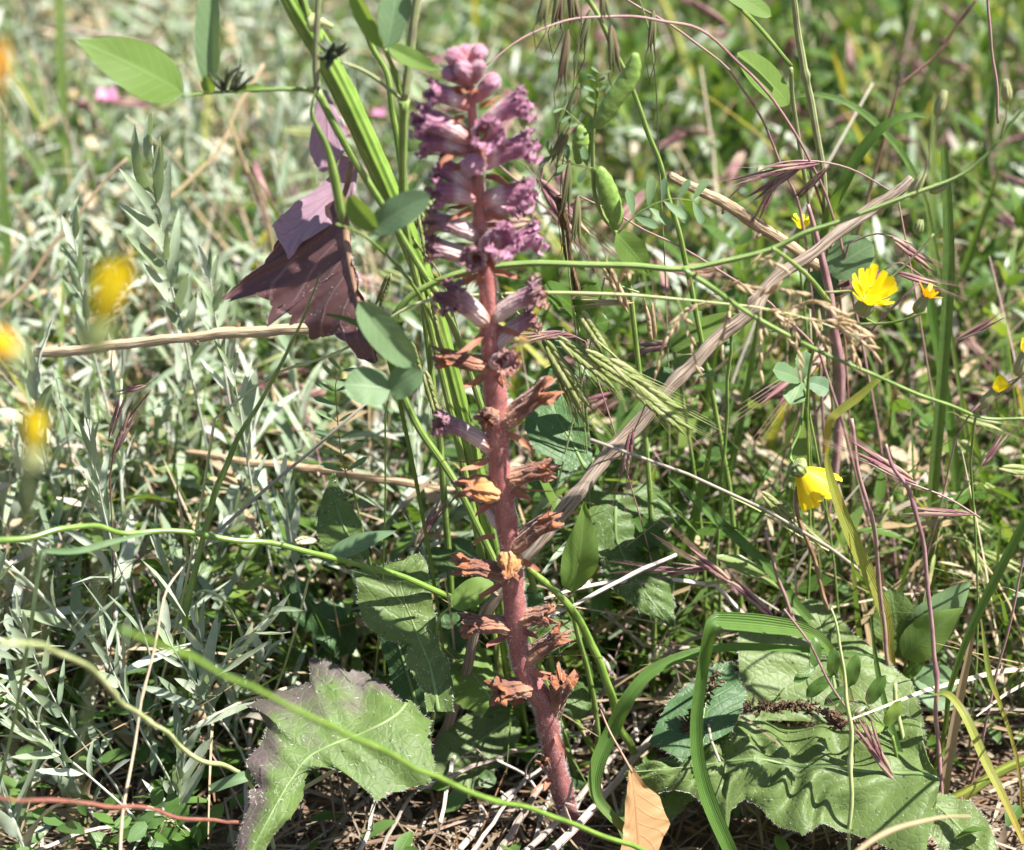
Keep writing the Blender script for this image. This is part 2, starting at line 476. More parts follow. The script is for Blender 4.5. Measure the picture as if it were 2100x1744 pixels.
M['stem_bright'] = stemmat('bright_green_stem', [(.10, .18, .028), (.135, .225, .035), (.17, .26, .05)], rough=.35, ridges=7, rb=.2, spec=.45)
M['stem_dull'] = stemmat('dull_green_stem', [(.17, .20, .09), (.24, .27, .12), (.20, .19, .11)], rough=.5, ridges=7, rb=.4)
M['stem_pale'] = stemmat('pale_green_stem', [(.25, .30, .11), (.33, .37, .16), (.40, .42, .22)], rough=.45, ridges=5, rb=.2)
M['stem_purple'] = stemmat('purple_stem', [(.18, .09, .10), (.28, .16, .16), (.24, .17, .12)], rough=.4, ridges=5, rb=.2, spec=.5)
M['stem_red'] = stemmat('red_stem', [(.19, .065, .05), (.27, .11, .08)], rough=.45, ridges=5, rb=.2)
M['stem_brown'] = stemmat('brown_stem', [(.13, .07, .045), (.22, .13, .08), (.30, .19, .12)], rough=.6, ridges=5, rb=.4)
M['twig'] = stemmat('dry_twig', [(.10, .07, .05), (.24, .18, .135), (.34, .27, .21), (.34, .30, .26), (.48, .43, .37)], rough=.8, ridges=5, rb=.9, stretch=(6.5, 24), spread=.85, spec=.2)
M['twig_brown'] = stemmat('brown_twig', [(.09, .05, .03), (.24, .155, .085), (.36, .25, .15), (.46, .37, .26)], rough=.8, ridges=5, rb=.9, stretch=(6.0, 16), spread=.75, spec=.2)
M['twig_pale'] = stemmat('bleached_twig', [(.30, .23, .19), (.50, .42, .37), (.60, .53, .47)], rough=.7, ridges=6, rb=.7, stretch=(3, 18), spread=.6, spec=.2)
M['broom_stem'] = stemmat('broomrape_stem', [(.30, .095, .085), (.40, .145, .125), (.48, .21, .18)], rough=.45, ridges=4, rb=.5, nscale=260, spec=.4, trans=.08, tip=((.185, .070, .072), 1.3), patch=((.20, .07, .07), -.02, 90))
M['hair'] = leafmat('white_hair', [(.75, .70, .66), (.85, .80, .76)], trans=.4, rough=.5, bump=0, tcol=(1, 1, 1))
M['fresh'] = corollamat('fresh_corolla', [(.0, (.50, .16, .13)), (.16, (.60, .30, .28)), (.34, (.72, .54, .54)), (.54, (.38, .15, .22)), (.8, (.27, .095, .165)), (1.0, (.42, .20, .29))], (.13, .03, .075), .55, nscale=450)
M['fade'] = corollamat('fading_corolla', [(.0, (.52, .24, .18)), (.18, (.66, .50, .46)), (.45, (.62, .46, .44)), (.62, (.30, .15, .19)), (.85, (.24, .12, .15)), (1.0, (.30, .14, .10))], (.15, .05, .06), .5, nscale=450, bump=.7)
M['dead'] = corollamat('withered_corolla', [(.0, (.42, .18, .12)), (.2, (.38, .19, .11)), (.4, (.27, .115, .06)), (.65, (.165, .058, .032)), (.85, (.20, .07, .03)), (1.0, (.30, .10, .032))], (.14, .05, .03), .35, trans=.2, nscale=500, bump=1.0, rough=.7)
M['gold'] = corollamat('golden_withered_corolla', [(.0, (.46, .28, .16)), (.3, (.48, .22, .06)), (.6, (.40, .16, .045)), (.8, (.22, .08, .035)), (1.0, (.30, .11, .04))], (.24, .08, .03), .4, trans=.2, nscale=500, bump=.9, rough=.7)
M['bud'] = corollamat('bud_corolla', [(.0, (.52, .17, .14)), (.3, (.50, .20, .20)), (.6, (.42, .16, .22)), (1.0, (.48, .24, .32))], (.22, .05, .10), .4, nscale=450)
M['bract'] = leafmat('bract', [(.34, .14, .09), (.42, .20, .11), (.28, .11, .09)], trans=.3, rough=.6, vein=.3, sidev=0, tcol=(1.2, .8, .6), tip=((.24, .09, .05), 2))
M['petal'] = leafmat('yellow_petal', [(.86, .74, .02), (.90, .80, .04), (.85, .68, .015)], trans=.4, rough=.5, bump=.1, tcol=(1.1, 1, .6))
M['petal_orange'] = leafmat('orange_petal', [(.82, .42, .01), (.85, .52, .012)], trans=.4, rough=.5, bump=.1, tcol=(1.1, .9, .5))
M['involucre'] = stemmat('involucre', [(.15, .19, .06), (.22, .25, .10), (.28, .27, .12)], rough=.6, ridges=10, rb=.8)
M['pink'] = leafmat('pink_petal', [(.75, .30, .50), (.80, .40, .58)], trans=.4, rough=.6, bump=.1, tcol=(1, 1, 1))
M['pod'] = stemmat('pod', [(.12, .20, .04), (.16, .26, .05), (.20, .28, .08)], rough=.42, ridges=3, rb=.25, nscale=700, patch=((.20, .15, .05), -.08, 120), spec=.4)
M['spike_purple'] = leafmat('purple_spikelet', [(.26, .11, .13), (.34, .20, .18), (.42, .32, .23), (.22, .10, .11)], trans=.3, rough=.5, bump=.1, tcol=(1.2, .8, .8))
M['spike_green'] = leafmat('green_spikelet', [(.22, .27, .08), (.30, .34, .13), (.36, .38, .18)], trans=.35, rough=.5, bump=.1)
M['spike_tan'] = leafmat('tan_spikelet', [(.50, .38, .22), (.60, .48, .31), (.46, .34, .20)], trans=.35, rough=.55, bump=.1, tcol=(1.1, 1, .7))
M['spike_oat'] = leafmat('oat_spikelet', [(.16, .19, .08), (.24, .24, .11), (.18, .12, .08)], trans=.35, rough=.5, bump=.1)
M['awn_dark'] = stemmat('dark_awn', [(.05, .03, .02), (.12, .07, .05)], rough=.5, ridges=1, rb=0)
M['seedhead'] = leafmat('dark_calyx', [(.04, .055, .03), (.07, .08, .045)], trans=.15, rough=.6, bump=.2)
M['debris'] = stemmat('leaf_debris', [(.07, .035, .02), (.16, .085, .05), (.26, .15, .09)], rough=.9, ridges=7, rb=1)
M['stone'] = stemmat('stone', [(.26, .23, .20), (.38, .35, .31)], rough=.9, ridges=2, rb=.6)
M['rib'] = stemmat('midrib', [(.11, .175, .05), (.15, .21, .07)], rough=.5, ridges=3, rb=.2)

# ------------------------------------------------------------------ ground
def hgt(x, y):
    dip = .012 * math.exp(-((x - .03) ** 2 + (y + .01) ** 2) / .045 ** 2)
    return -dip + .006 * mnoise.noise(Vector((x * 9, y * 9, 3.1))) + .003 * mnoise.noise(Vector((x * 31, y * 31, 1.7)))
def make_ground():
    far = [60, 25, 10, 5, 3, 2]
    near_x = [-1.2 + 2.4 * i / 110 for i in range(111)]
    near_y = [-.5 + 2.6 * i / 130 for i in range(131)]
    xs = [-f for f in far] + near_x + far[::-1]
    ys = [-f for f in far] + near_y + [f + 1 for f in far[::-1]]
    mb = MB()
    rows, uv = [], []
    for y in ys:
        rows.append([Vector((x, y, hgt(x, y) - .004)) for x in xs])
        uv.append([(0, 0, 0)] * len(xs))
    mb.grid(rows, uv)
    o = mb.build('ground', M['soil'])
    o['kind'] = 'structure'
make_ground()

# ------------------------------------------------------------------ undergrowth that nobody could count
def mass(name, label, cat, n, mat, seed, yr=(-.08, 1.35), u=(-.1, 1.1), yp=1.0, z=(0, .05), zfar=1.0, L=(.02, .04), w=(.002, .004),
         inc=(-.2, 1.0), curl=(0, .4), prof=(.25, 1, .75, .04), fold=.25, keep=None, arch=None):
    rg = np.random.default_rng(seed)
    Y = yr[0] + (yr[1] - yr[0]) * rg.random(n) ** yp
    # depth on the ground along the view axis, so that the patch fans out with the view
    dep = (Y - CAM.y) * math.cos(PITCH) + CAM.z * math.sin(PITCH)
    uu = u[0] + (u[1] - u[0]) * rg.random(n)
    X = (uu - .5) * W * dep
    if keep is not None:
        k = keep(X, Y, uu, rg.random(n))
        X, Y, uu = X[k], Y[k], uu[k]
        n = len(X)
    zz = z[0] + (z[1] - z[0]) * rg.random(n) ** 1.3 * (1 + (zfar - 1) * np.clip(Y / .6, 0, 1))
    az = rg.random(n) * 2 * np.pi
    ic = inc[0] + (inc[1] - inc[0]) * rg.random(n)
    Ln = L[0] + (L[1] - L[0]) * rg.random(n)
    wd = w[0] + (w[1] - w[0]) * rg.random(n)
    cu = curl[0] + (curl[1] - curl[0]) * rg.random(n)
    ro = (rg.random(n) - .5) * 1.6
    rnd = rg.random(n)
    m = len(prof)
    t = np.linspace(0, 1, m)
    dh = np.stack([np.cos(az), np.sin(az), 0 * az], 1)
    up = np.array([0, 0, 1.0])
    base = np.stack([X, Y, zz], 1)
    c = base[:, None, :] + (Ln[:, None] * t)[:, :, None] * (dh * np.cos(ic)[:, None])[:, None, :] \
        + (Ln[:, None] * (t[None] * np.sin(ic)[:, None] - cu[:, None] * t[None] ** 2))[:, :, None] * up \
        + (Ln[:, None] * cu[:, None] * .35 * t[None] ** 2)[:, :, None] * dh[:, None, :]
    c[:, :, 2] = np.maximum(c[:, :, 2], .0015)
    c[:, :, 2] -= (.012 * np.exp(-((X - .03) ** 2 + (Y + .01) ** 2) / .045 ** 2))[:, None]
    sd_ = np.stack([-np.sin(az) * np.cos(ro), np.cos(az) * np.cos(ro), np.sin(ro)], 1)
    nr = np.cross(dh, sd_)
    hw = wd[:, None] * .5 * np.array(prof)[None]
    left = c - sd_[:, None, :] * hw[:, :, None] + nr[:, None, :] * (hw * fold)[:, :, None]
    right = c + sd_[:, None, :] * hw[:, :, None] + nr[:, None, :] * (hw * fold)[:, :, None]
    V = np.stack([left, c, right], 2).reshape(-1, 3)
    tu = np.zeros((n, m, 3, 3), dtype=np.float32)
    tu[..., 0] = t[None, :, None]; tu[..., 1] = np.array([-1, 0, 1])[None, None]; tu[..., 2] = rnd[:, None, None]
    q = []
    for i in range(m - 1):
        for j in range(2):
            q.append((i * 3 + j, i * 3 + j + 1, i * 3 + j + 4, i * 3 + j + 3))
    q = (np.array(q)[None] + (np.arange(n) * m * 3)[:, None, None]).reshape(-1)
    me = bpy.data.meshes.new(name)
    me.vertices.add(len(V)); me.vertices.foreach_set('co', V.astype(np.float32).ravel())
    me.loops.add(len(q)); me.loops.foreach_set('vertex_index', q.astype(np.int32))
    me.polygons.add(len(q) // 4); me.polygons.foreach_set('loop_start', np.arange(0, len(q), 4, dtype=np.int32))
    me.update(calc_edges=True)
    me.polygons.foreach_set('use_smooth', [True] * len(me.polygons))
    at = me.attributes.new('tuv', 'FLOAT_VECTOR', 'POINT'); at.data.foreach_set('vector', tu.ravel())
    me.materials.append(mat)
    o = bpy.data.objects.new(name, me)
    COL.objects.link(o)
    return tag(o, label, cat, kind='stuff')

def clear_front(X, Y, uu, r):
    """keeps the open patch of soil round the foot of the broomrape and the big leaves thinly covered"""
    return ~((Y < .10) & (uu > .22) & (r > .35))
GR = [(.06, 1.0)]
mass('straw_litter', 'loose dry stalks and leaf bits littering the soil', 'litter', 15000, M['litter'], 1, yr=(-.12, 1.3), yp=1.25, z=(0, .012), L=(.008, .05), w=(.0006, .0018), inc=(-.15, .3), curl=(0, .15), prof=(.7, 1, .9, .5))
mass('straw_litter', 'coarse brown flakes of dead leaf on the soil', 'litter', 5000, M['litter'], 2, yr=(-.12, 1.2), yp=1.4, z=(0, .008), L=(.004, .014), w=(.002, .006), inc=(-.3, .5), curl=(-.2, .4))
mass('ground_cover', 'tiny green ground-cover leaves close to the soil', 'ground cover', 9000, M['clover'], 3, yr=(-.1, 1.3), z=(0, .03), zfar=1.6, L=(.007, .016), w=(.004, .008), inc=(-.2, .9), prof=(.2, .9, 1, .35), keep=lambda X, Y, uu, r: ~((Y < .12) & (uu > .2) & (r > .22)))
mass('silver_foliage', 'mass of narrow silvery leaves behind the nearer plants', 'foliage', 11000, M['silver'], 4, yr=(.0, 1.45), u=(-.12, .62), z=(.005, .10), zfar=1.25, L=(.018, .040), w=(.0024, .0050), inc=(-.1, 1.3), keep=lambda X, Y, uu, r: (r < np.clip((.62 - uu) * 3.0, .05, 1)) & ~((Y < .06) & (uu > .2)) & ~((Y < .14) & (r > .5)))
mass('silver_foliage', 'pale sprinkling of silvery leaves among the far green plants', 'foliage', 2400, M['silver'], 5, yr=(.25, 1.45), u=(.4, 1.12), z=(.01, .13), L=(.02, .04), w=(.003, .006), inc=(-.1, 1.3))
mass('green_foliage', 'mass of small green leaves behind the nearer plants', 'foliage', 9500, M['green'], 6, yr=(.05, 1.45), u=(.38, 1.12), z=(.005, .12), zfar=1.15, L=(.015, .036), w=(.004, .010), inc=(-.3, 1.2), prof=(.25, 1, .8, .06), keep=lambda X, Y, uu, r: (r < np.clip((uu - .34) * 3, .1, 1)) & ~((Y < .3) & (uu > .68) & (r > .25)))
mass('green_foliage', 'scattered green leaves among the far silvery plants', 'foliage', 5200, M['green'], 7, yr=(.05, 1.45), u=(-.12, .5), z=(.005, .09), L=(.012, .032), w=(.004, .011), inc=(-.3, 1.0))
mass('meadow_grass', 'fine green grass blades standing all through the meadow', 'grass', 6800, M['grass'], 8, yr=(.05, 1.45), z=(0, .04), L=(.05, .16), w=(.0008, .0028), inc=(.5, 1.5), curl=(0, .5), prof=(.7, 1, .9, .6, .05), keep=lambda X, Y, uu, r: ((uu > .45) | (r < .5)))
mass('fine_grass_stems', 'hair-thin purplish grass stalks standing through the meadow', 'grass', 1500, M['stem_purple'], 21, yr=(.08, 1.3), u=(.05, 1.1), z=(0, .04), L=(.08, .2), w=(.0005, .0011), inc=(.2, 1.4), curl=(0, .4), prof=(.9, 1, .9, .7, .3))
mass('dry_grass', 'thin dead straw stalks standing and leaning in the meadow', 'grass', 4600, M['straw'], 9, yr=(.04, 1.45), z=(0, .05), L=(.05, .16), w=(.0009, .0026), inc=(.0, 1.3), curl=(-.1, .35), prof=(.8, 1, .9, .7, .3))
mass('dry_grass', 'dead tan leaf bits caught between the far stems', 'litter', 7000, M['straw'], 10, yr=(.08, 1.45), z=(.0, .11), L=(.008, .028), w=(.002, .007), inc=(-.5, .9), curl=(-.3, .5))

# ------------------------------------------------------------------ leaves
PROF = {
    'linear': lambda u: min(1, u * 5) ** .7 * (1 - u ** 3.2) ** .8,
    'lance': lambda u: (math.sin(math.pi * min(1, u ** .72)) ** .85) if 0 < u < 1 else 0,
    'ellip': lambda u: math.sqrt(max(0, 1 - (2 * u - 1) ** 2)) ** 1.05,
    'ovate': lambda u: max(0, (u ** .55) * ((1 - u) ** .72)) * 1.72,
    'obov': lambda u: max(0, (u ** .9) * ((1 - u) ** .42)) * 1.62,
    'round': lambda u: math.sqrt(max(0, 1 - (2 * u - 1) ** 2)) ** .85,
}
def leaf_grid(mb, base, tip, hw, nrm, shape='lance', fold=.2, arch=.08, nu=9, nv=2, teeth=0.0, wav=0.0, rnd=0.0, tn=7, seed=0, curl=0.0):
    ax = tip - base
    L = ax.length
    X = ax / L
    S = nrm.cross(X)
    if S.length < 1e-5: S = X.orthogonal()
    S.normalize()
    N = X.cross(S)
    f = PROF[shape]
    rows, uv = [], []
    for i in range(nu + 1):
        u = i / nu
        c = base + ax * u + N * (L * arch * 4 * u * (1 - u)) - N * (L * curl * u * u)
        w = hw * max(f(u), .015)
        row, t = [], []
        for j in range(-nv, nv + 1):
            v = j / nv
            ww = w
            if teeth and abs(v) == 1:
                ww *= 1 + teeth * (2 * abs((u * tn) % 1 - .5) - .5) * 2
            z = abs(v) * w * fold
            if wav:
                z += wav * hw * abs(v) * math.sin(u * 11 + (2 if v > 0 else 0) + seed)
                z += wav * hw * .5 * mnoise.noise(Vector((u * 4, v * 2, seed * 3.3)))
            row.append(c + S * (v * ww) + N * z)
            t.append((u, v, rnd))
        rows.append(row); uv.append(t)
    mb.grid(rows, uv)
def unit_leaf(name, mat, shape, ratio, fold, arch, seed=0, wav=.0, nu=7, nv=1, curl=0.0):
    """leaf of length 1 along +X with its face to +Z; its mesh is shared by many leaf objects"""
    mb = MB()
    leaf_grid(mb, Vector((0, 0, 0)), Vector((1, 0, 0)), ratio, Vector((0, 0, 1)), shape, fold, arch, nu, nv, wav=wav, seed=seed, curl=curl)
    me = bpy.data.meshes.new(name)
    me.from_pydata([tuple(p) for p in mb.v], [], mb.f)
    at = me.attributes.new('tuv', 'FLOAT_VECTOR', 'POINT')
    at.data.foreach_set('vector', np.array(mb.t, dtype=np.float32).ravel())
    me.polygons.foreach_set('use_smooth', [True] * len(me.polygons))
    me.materials.append(mat)
    return me
def put_leaf(me, parent, base, d, nrm, L, name='leaf', ws=1.0):
    o = bpy.data.objects.new(name, me)
    COL.objects.link(o)
    X = d.normalized()
    S = nrm.cross(X)
    if S.length < 1e-5: S = X.orthogonal()
    S.normalize()
    N = X.cross(S)
    mt = Matrix((X * L, S * (L * ws), N * L)).transposed().to_4x4()
    mt.translation = base
    o.parent = parent
    o.matrix_local = mt
    return o
UP = Vector((0, 0, 1))
LEAF = {
    'silver': [unit_leaf('silver_leaf', M['silver'], 'linear', .058 + .012 * k, .45, (.05, -.06, .1, .02)[k], k, .15, curl=(.0, .1, .2, -.05)[k]) for k in range(4)],
    'dead': [unit_leaf('dead_silver_leaf', M['straw'], 'linear', .06, .6, .1, 5, .3, curl=.35)],
    'silver_bud': [unit_leaf('silver_bud_leaf', M['silver'], 'lance', .17, .6, .05, 1, nu=5)],
    'forb': [unit_leaf('forb_leaf', M['green'], 'lance', .13 + .03 * k, .3, (.06, .0, -.05)[k], k, .1, curl=(.1, .0, .2)[k]) for k in range(3)],
    'grass': [unit_leaf('grass_leaf', M['grass'], 'linear', .010 + .003 * k, .5, (.12, .06, -.05)[k], k, nu=11, curl=(.3, .1, .05)[k]) for k in range(3)],
    'yellow': [unit_leaf('yellow_leaf', M['grass_yellow'], 'linear', .011, .5, .1, 1, nu=11, curl=.2)],
    'clover': [unit_leaf('clover_leaflet', M['clover'], 'obov', .32, .15, .04, k, .12) for k in range(2)],
    'broad': [unit_leaf('broad_leaf', M['green'], 'ellip', .26, .18, .08, k, .15, nv=2) for k in range(2)],
    'vetch': [unit_leaf('vetch_leaflet', M['bluegreen'], 'obov', .20, .35, .02, k, .05) for k in range(2)],
}
def bent(rg, h, lean, n=6):
    a = rg.uniform(0, 6.28)
    d = Vector((math.cos(a), math.sin(a), 0)) * lean * h
    s = Vector((rg.uniform(-1, 1), rg.uniform(-1, 1), 0)) * h * .06
    return [d * (t ** 1.6) + s * math.sin(t * 5) + UP * (h * t) for t in [i / n for i in range(n + 1)]]
def proto_silver(seed):
    rg = random.Random(seed)
    r = thing('silver_leaf_plant', 'silvery plant with narrow upright grey-green leaves', 'plant', (0, 0, 0))
    h = rg.uniform(.085, .16)
    P = bent(rg, h, rg.uniform(.1, .45))
    mb = MB(); mb.tube(P, [.0011 - .0006 * i / 6 for i in range(7)], 5)
    part(mb, 'stem', M['silver_stem'], r)
    n = rg.randint(13, 19)
    for i in range(n):
        t = .12 + .88 * i / (n - 1)
        k = t * 6; a = int(min(k, 5)); p = P[a].lerp(P[a + 1], k - a)
        T = (P[a + 1] - P[a]).normalized()
        ang = i * 2.4 + rg.uniform(-.3, .3)
        out = Vector((math.cos(ang), math.sin(ang), 0))
        sp = rg.uniform(.35, .95) * (1.15 - .75 * t)
        d = (T * math.cos(sp) + out * math.sin(sp)).normalized()
        L = rg.uniform(.018, .048) * (1.0 if t < .8 else .7)
        put_leaf(LEAF['dead'][0] if t < .35 and rg.random() < .4 else rg.choice(LEAF['silver']), r, p, d, (T - d * .3 + out * -.2 + Vector((rg.uniform(-.5, .5), rg.uniform(-.5, .5), 0))), L, ws=rg.uniform(.8, 1.2))
        if rg.random() < .35:
            for q in range(2):
                put_leaf(LEAF['silver_bud'][0], r, p, (d + T + Vector((rg.uniform(-.3, .3), rg.uniform(-.3, .3), 0))), T, L * .28, 'bud_leaf')
    return r
def proto_forb(seed):
    rg = random.Random(seed)
    r = thing('leafy_herb', 'green herb with whorls of small lance-shaped leaves', 'plant', (0, 0, 0))
    h = rg.uniform(.10, .19)
    P = bent(rg, h, rg.uniform(.05, .35))
    mb = MB(); mb.tube(P, [.0010 - .0005 * i / 6 for i in range(7)], 5)
    part(mb, 'stem', M['stem_green'], r)
    n = rg.randint(6, 8)
    for i in range(n):
        t = .2 + .8 * i / (n - 1)
        k = t * 6; a = int(min(k, 5)); p = P[a].lerp(P[a + 1], k - a)
        T = (P[a + 1] - P[a]).normalized()
        for q in range(3):
            ang = i * 1.3 + q * 2.09 + rg.uniform(-.4, .4)
            out = Vector((math.cos(ang), math.sin(ang), 0))
            sp = rg.uniform(.5, 1.3) * (1.1 - .6 * t)
            d = (T * math.cos(sp) + out * math.sin(sp)).normalized()
            put_leaf(rg.choice(LEAF['forb']), r, p, d, T, rg.uniform(.018, .034) * (1.1 - .35 * t), ws=rg.uniform(.8, 1.25))
    return r
def proto_tuft(seed):
    rg = random.Random(seed)
    r = thing('grass_tuft', 'tuft of arching green grass blades', 'grass', (0, 0, 0))
    for i in range(rg.randint(5, 8)):
        a = rg.uniform(0, 6.28)
        out = Vector((math.cos(a), math.sin(a), 0))
        sp = rg.uniform(.05, .65)
        d = (UP * math.cos(sp) + out * math.sin(sp))
        me = rg.choice(LEAF['grass']) if rg.random() < .86 else LEAF['yellow'][0]
        put_leaf(me, r, out * rg.uniform(0, .006), d, (UP - out * .3) * -1 if False else (UP * .3 - out), rg.uniform(.10, .22), 'blade', ws=rg.uniform(.8, 1.3))
    return r
def proto_clover(seed):
    rg = random.Random(seed)
    r = thing('clover_plant', 'low clover plant with three-part green leaves', 'plant', (0, 0, 0))
    for i in range(rg.randint(5, 8)):
        a = rg.uniform(0, 6.28)
        out = Vector((math.cos(a), math.sin(a), 0))
        h = rg.uniform(.02, .055)
        e = out * rg.uniform(.01, .035) + UP * h
        P = cr([Vector((0, 0, 0)), e * .5 + UP * h * .15, e], 4)
        mb = MB(); mb.tube(P, .0005, 4)
        st = part(mb, 'leaf_stalk', M['stem_green'], r)
        for q in range(3):
            b = a + (q - 1) * 1.5
            d = Vector((math.cos(b), math.sin(b), rg.uniform(-.1, .5)))
            put_leaf(rg.choice(LEAF['clover']), st, e, d, UP + out * .2, rg.uniform(.010, .017), 'leaflet')
    return r
def proto_broad(seed):
    rg = random.Random(seed)
    r = thing('broadleaf_seedling', 'low rosette of broad soft green leaves', 'plant', (0, 0, 0))
    for i in range(rg.randint(5, 7)):
        a = i * 1.1 + rg.uniform(-.3, .3)
        out = Vector((math.cos(a), math.sin(a), 0))
        d = out + UP * rg.uniform(.1, .9)
        put_leaf(rg.choice(LEAF['broad']), r, out * .004, d, UP - out * .2, rg.uniform(.03, .055))
    return r
def spikelet(mb, a, d, L, w, rg, n=7, awn=.6, rnd=0.0, side=None, spread=.14, seg=.48):
    """brome spikelet: overlapping pointed scales, each ending in an awn"""
    S = (side or d.orthogonal()).normalized()
    for i in range(n):
        t = i / n
        s = 1 if i % 2 else -1
        dd = (d + S * s * spread * (1.1 - .4 * t) + d.orthogonal().cross(S) * rg.uniform(-.05, .05)).normalized()
        p = a + d * (L * (.98 - seg) * t) + S * (s * w * .2)
        e = p + dd * (L * seg)
        mb.spindle(p, e, w * .42, 4, rnd + .13 * i)
        if awn:
            mb.tube([e - dd * L * .05, e + (dd + S * s * .04) * L * awn], [w * .07, w * .02], 3, rnd + .1 * i, cap=False)
def proto_brome(seed, kind='purple'):
    rg = random.Random(seed)
    r = thing('brome_grass', 'thin brome stalk with drooping %s bristly spikelets' % kind, 'grass', (0, 0, 0))
    h = rg.uniform(.13, .22)
    P = bent(rg, h, rg.uniform(.2, .7), 9)
    mb = MB(); mb.tube(cr(P, 2), .0005, 4)
    part(mb, 'stem', M['stem_purple' if kind == 'purple' else 'stem_dull'], r)
    for i in range(rg.randint(3, 6)):
        p = P[6 + i % 4]
        a = rg.uniform(0, 6.28)
        out = Vector((math.cos(a), math.sin(a), rg.uniform(-.6, .5)))
        q = p + out * rg.uniform(.012, .03)
        mb = MB()
        mb.tube(cr([p, p.lerp(q, .6) + UP * .004, q], 3), .0002, 3)
        spikelet(mb, q, (out + UP * rg.uniform(-1.0, 0)).normalized(), rg.uniform(.020, .034), .003, rg, rnd=rg.random())
        part(mb, 'spikelet', M['spike_' + kind], r)
    return r
def proto_straw(seed):
    rg = random.Random(seed)
    r = thing('straw_stalk', 'single dead straw stalk leaning through the plants', 'straw', (0, 0, 0))
    h = rg.uniform(.10, .20)
    P = bent(rg, h, rg.uniform(.4, 1.5), 7)
    mb = MB(); mb.tube(P, [.0009 - .0004 * i / 7 for i in range(8)], 5)
    part(mb, 'stem', M['straw'], r)
    mb = MB()
    p = P[3]; a = rg.uniform(0, 6.28)
    Q = cr([p, p + Vector((math.cos(a) * .02, math.sin(a) * .02, .02)), p + Vector((math.cos(a) * .05, math.sin(a) * .05, .005))], 4)
    mb.blade(Q, [.0016 * (1 - i / (len(Q) - 1)) + .0002 for i in range(len(Q))], UP, .3, twist=1.5)
    part(mb, 'blade', M['straw'], r)
    return r
def scatter(protos, n, group, seed, yr, ur, yp=1.0, sc=(.85, 1.2), keep=None, tilt=.15, first_at=None):
    """every copy is a plant of its own, standing on the ground"""
    rg = random.Random(seed)
    index_kids()
    placed = 0
    tries = 0
    used = set()
    while placed < n and tries < n * 30:
        tries += 1
        Y = yr[0] + (yr[1] - yr[0]) * rg.random() ** yp
        dep = (Y - CAM.y) * math.cos(PITCH) + CAM.z * math.sin(PITCH)
        uu = rg.uniform(*ur)
        X = (uu - .5) * W * dep
        if keep and not keep(X, Y, uu, rg):
            continue
        k = rg.randrange(len(protos))
        if k in used:
            o = copy_tree(protos[k])
        else:
            o = protos[k]; used.add(k)
        s = rg.uniform(*sc)
        o.scale = (s, s, s)
        o.location = (X, Y, hgt(X, Y) - .003)
        o.rotation_euler = (rg.uniform(-tilt, tilt), rg.uniform(-tilt, tilt), rg.uniform(0, 6.28))
        o['group'] = group
        placed += 1
    for k, p in enumerate(protos):
        if k not in used:
            for c in [p] + KIDS.get(p.name, []):
                bpy.data.objects.remove(c)

def free(X, Y, uu, rg):
    """tall plants stay clear of the broomrape and of the leaves round its foot"""
    if Y < .07:
        return uu < .19 + max(0, Y) * .8
    return True
scatter([proto_silver(100 + i) for i in range(9)], 150, 'silvery narrow-leaved plants of the meadow', 11, (-.04, 1.05), (-.08, .50), 1.15,
        keep=lambda X, Y, uu, rg: free(X, Y, uu, rg) and rg.random() < min(1, (.56 - uu) * 4), tilt=.3, sc=(.8, 1.15))
scatter([proto_forb(200 + i) for i in range(8)], 115, 'leafy green herbs of the meadow', 12, (.16, 1.05), (.5, 1.1), 1.0,
        keep=lambda X, Y, uu, rg: rg.random() < min(1, (uu - .42) * 2.5) and not (uu > .66 and Y < .30 and rg.random() < .8), tilt=.25, sc=(.85, 1.3))
scatter([proto_tuft(300 + i) for i in range(8)], 75, 'grass tufts through the meadow', 13, (.09, .95), (.0, 1.08), .9,
        keep=lambda X, Y, uu, rg: uu > .5 or rg.random() < .3, sc=(.8, 1.15))
scatter([proto_clover(400 + i) for i in range(5)], 46, 'clover plants close to the ground', 14, (.02, .75), (-.02, 1.05), 1.0,
        keep=lambda X, Y, uu, rg: Y > .1 or uu < .2 or uu > .93, sc=(.8, 1.3))
scatter([proto_broad(450 + i) for i in range(4)], 40, 'broad-leaved rosettes close to the ground', 15, (.07, .7), (.0, 1.0), 1.0, sc=(.7, 1.2),
        keep=lambda X, Y, uu, rg: uu < .72 or Y > .3)
scatter([proto_brome(500 + i) for i in range(6)], 34, 'purple brome stalks through the meadow', 16, (.12, .85), (.1, 1.05), 1.0, sc=(.8, 1.2),
        keep=lambda X, Y, uu, rg: uu > .5 or rg.random() < .3)
scatter([proto_brome(600 + i, 'green') for i in range(5)], 24, 'green brome stalks through the meadow', 17, (.12, .85), (.3, 1.05), 1.0, sc=(.8, 1.2))
scatter([proto_straw(700 + i) for i in range(6)], 70, 'dead straw stalks through the meadow', 18, (.06, 1.0), (-.03, 1.05), 1.0, sc=(.8, 1.3), tilt=.5)

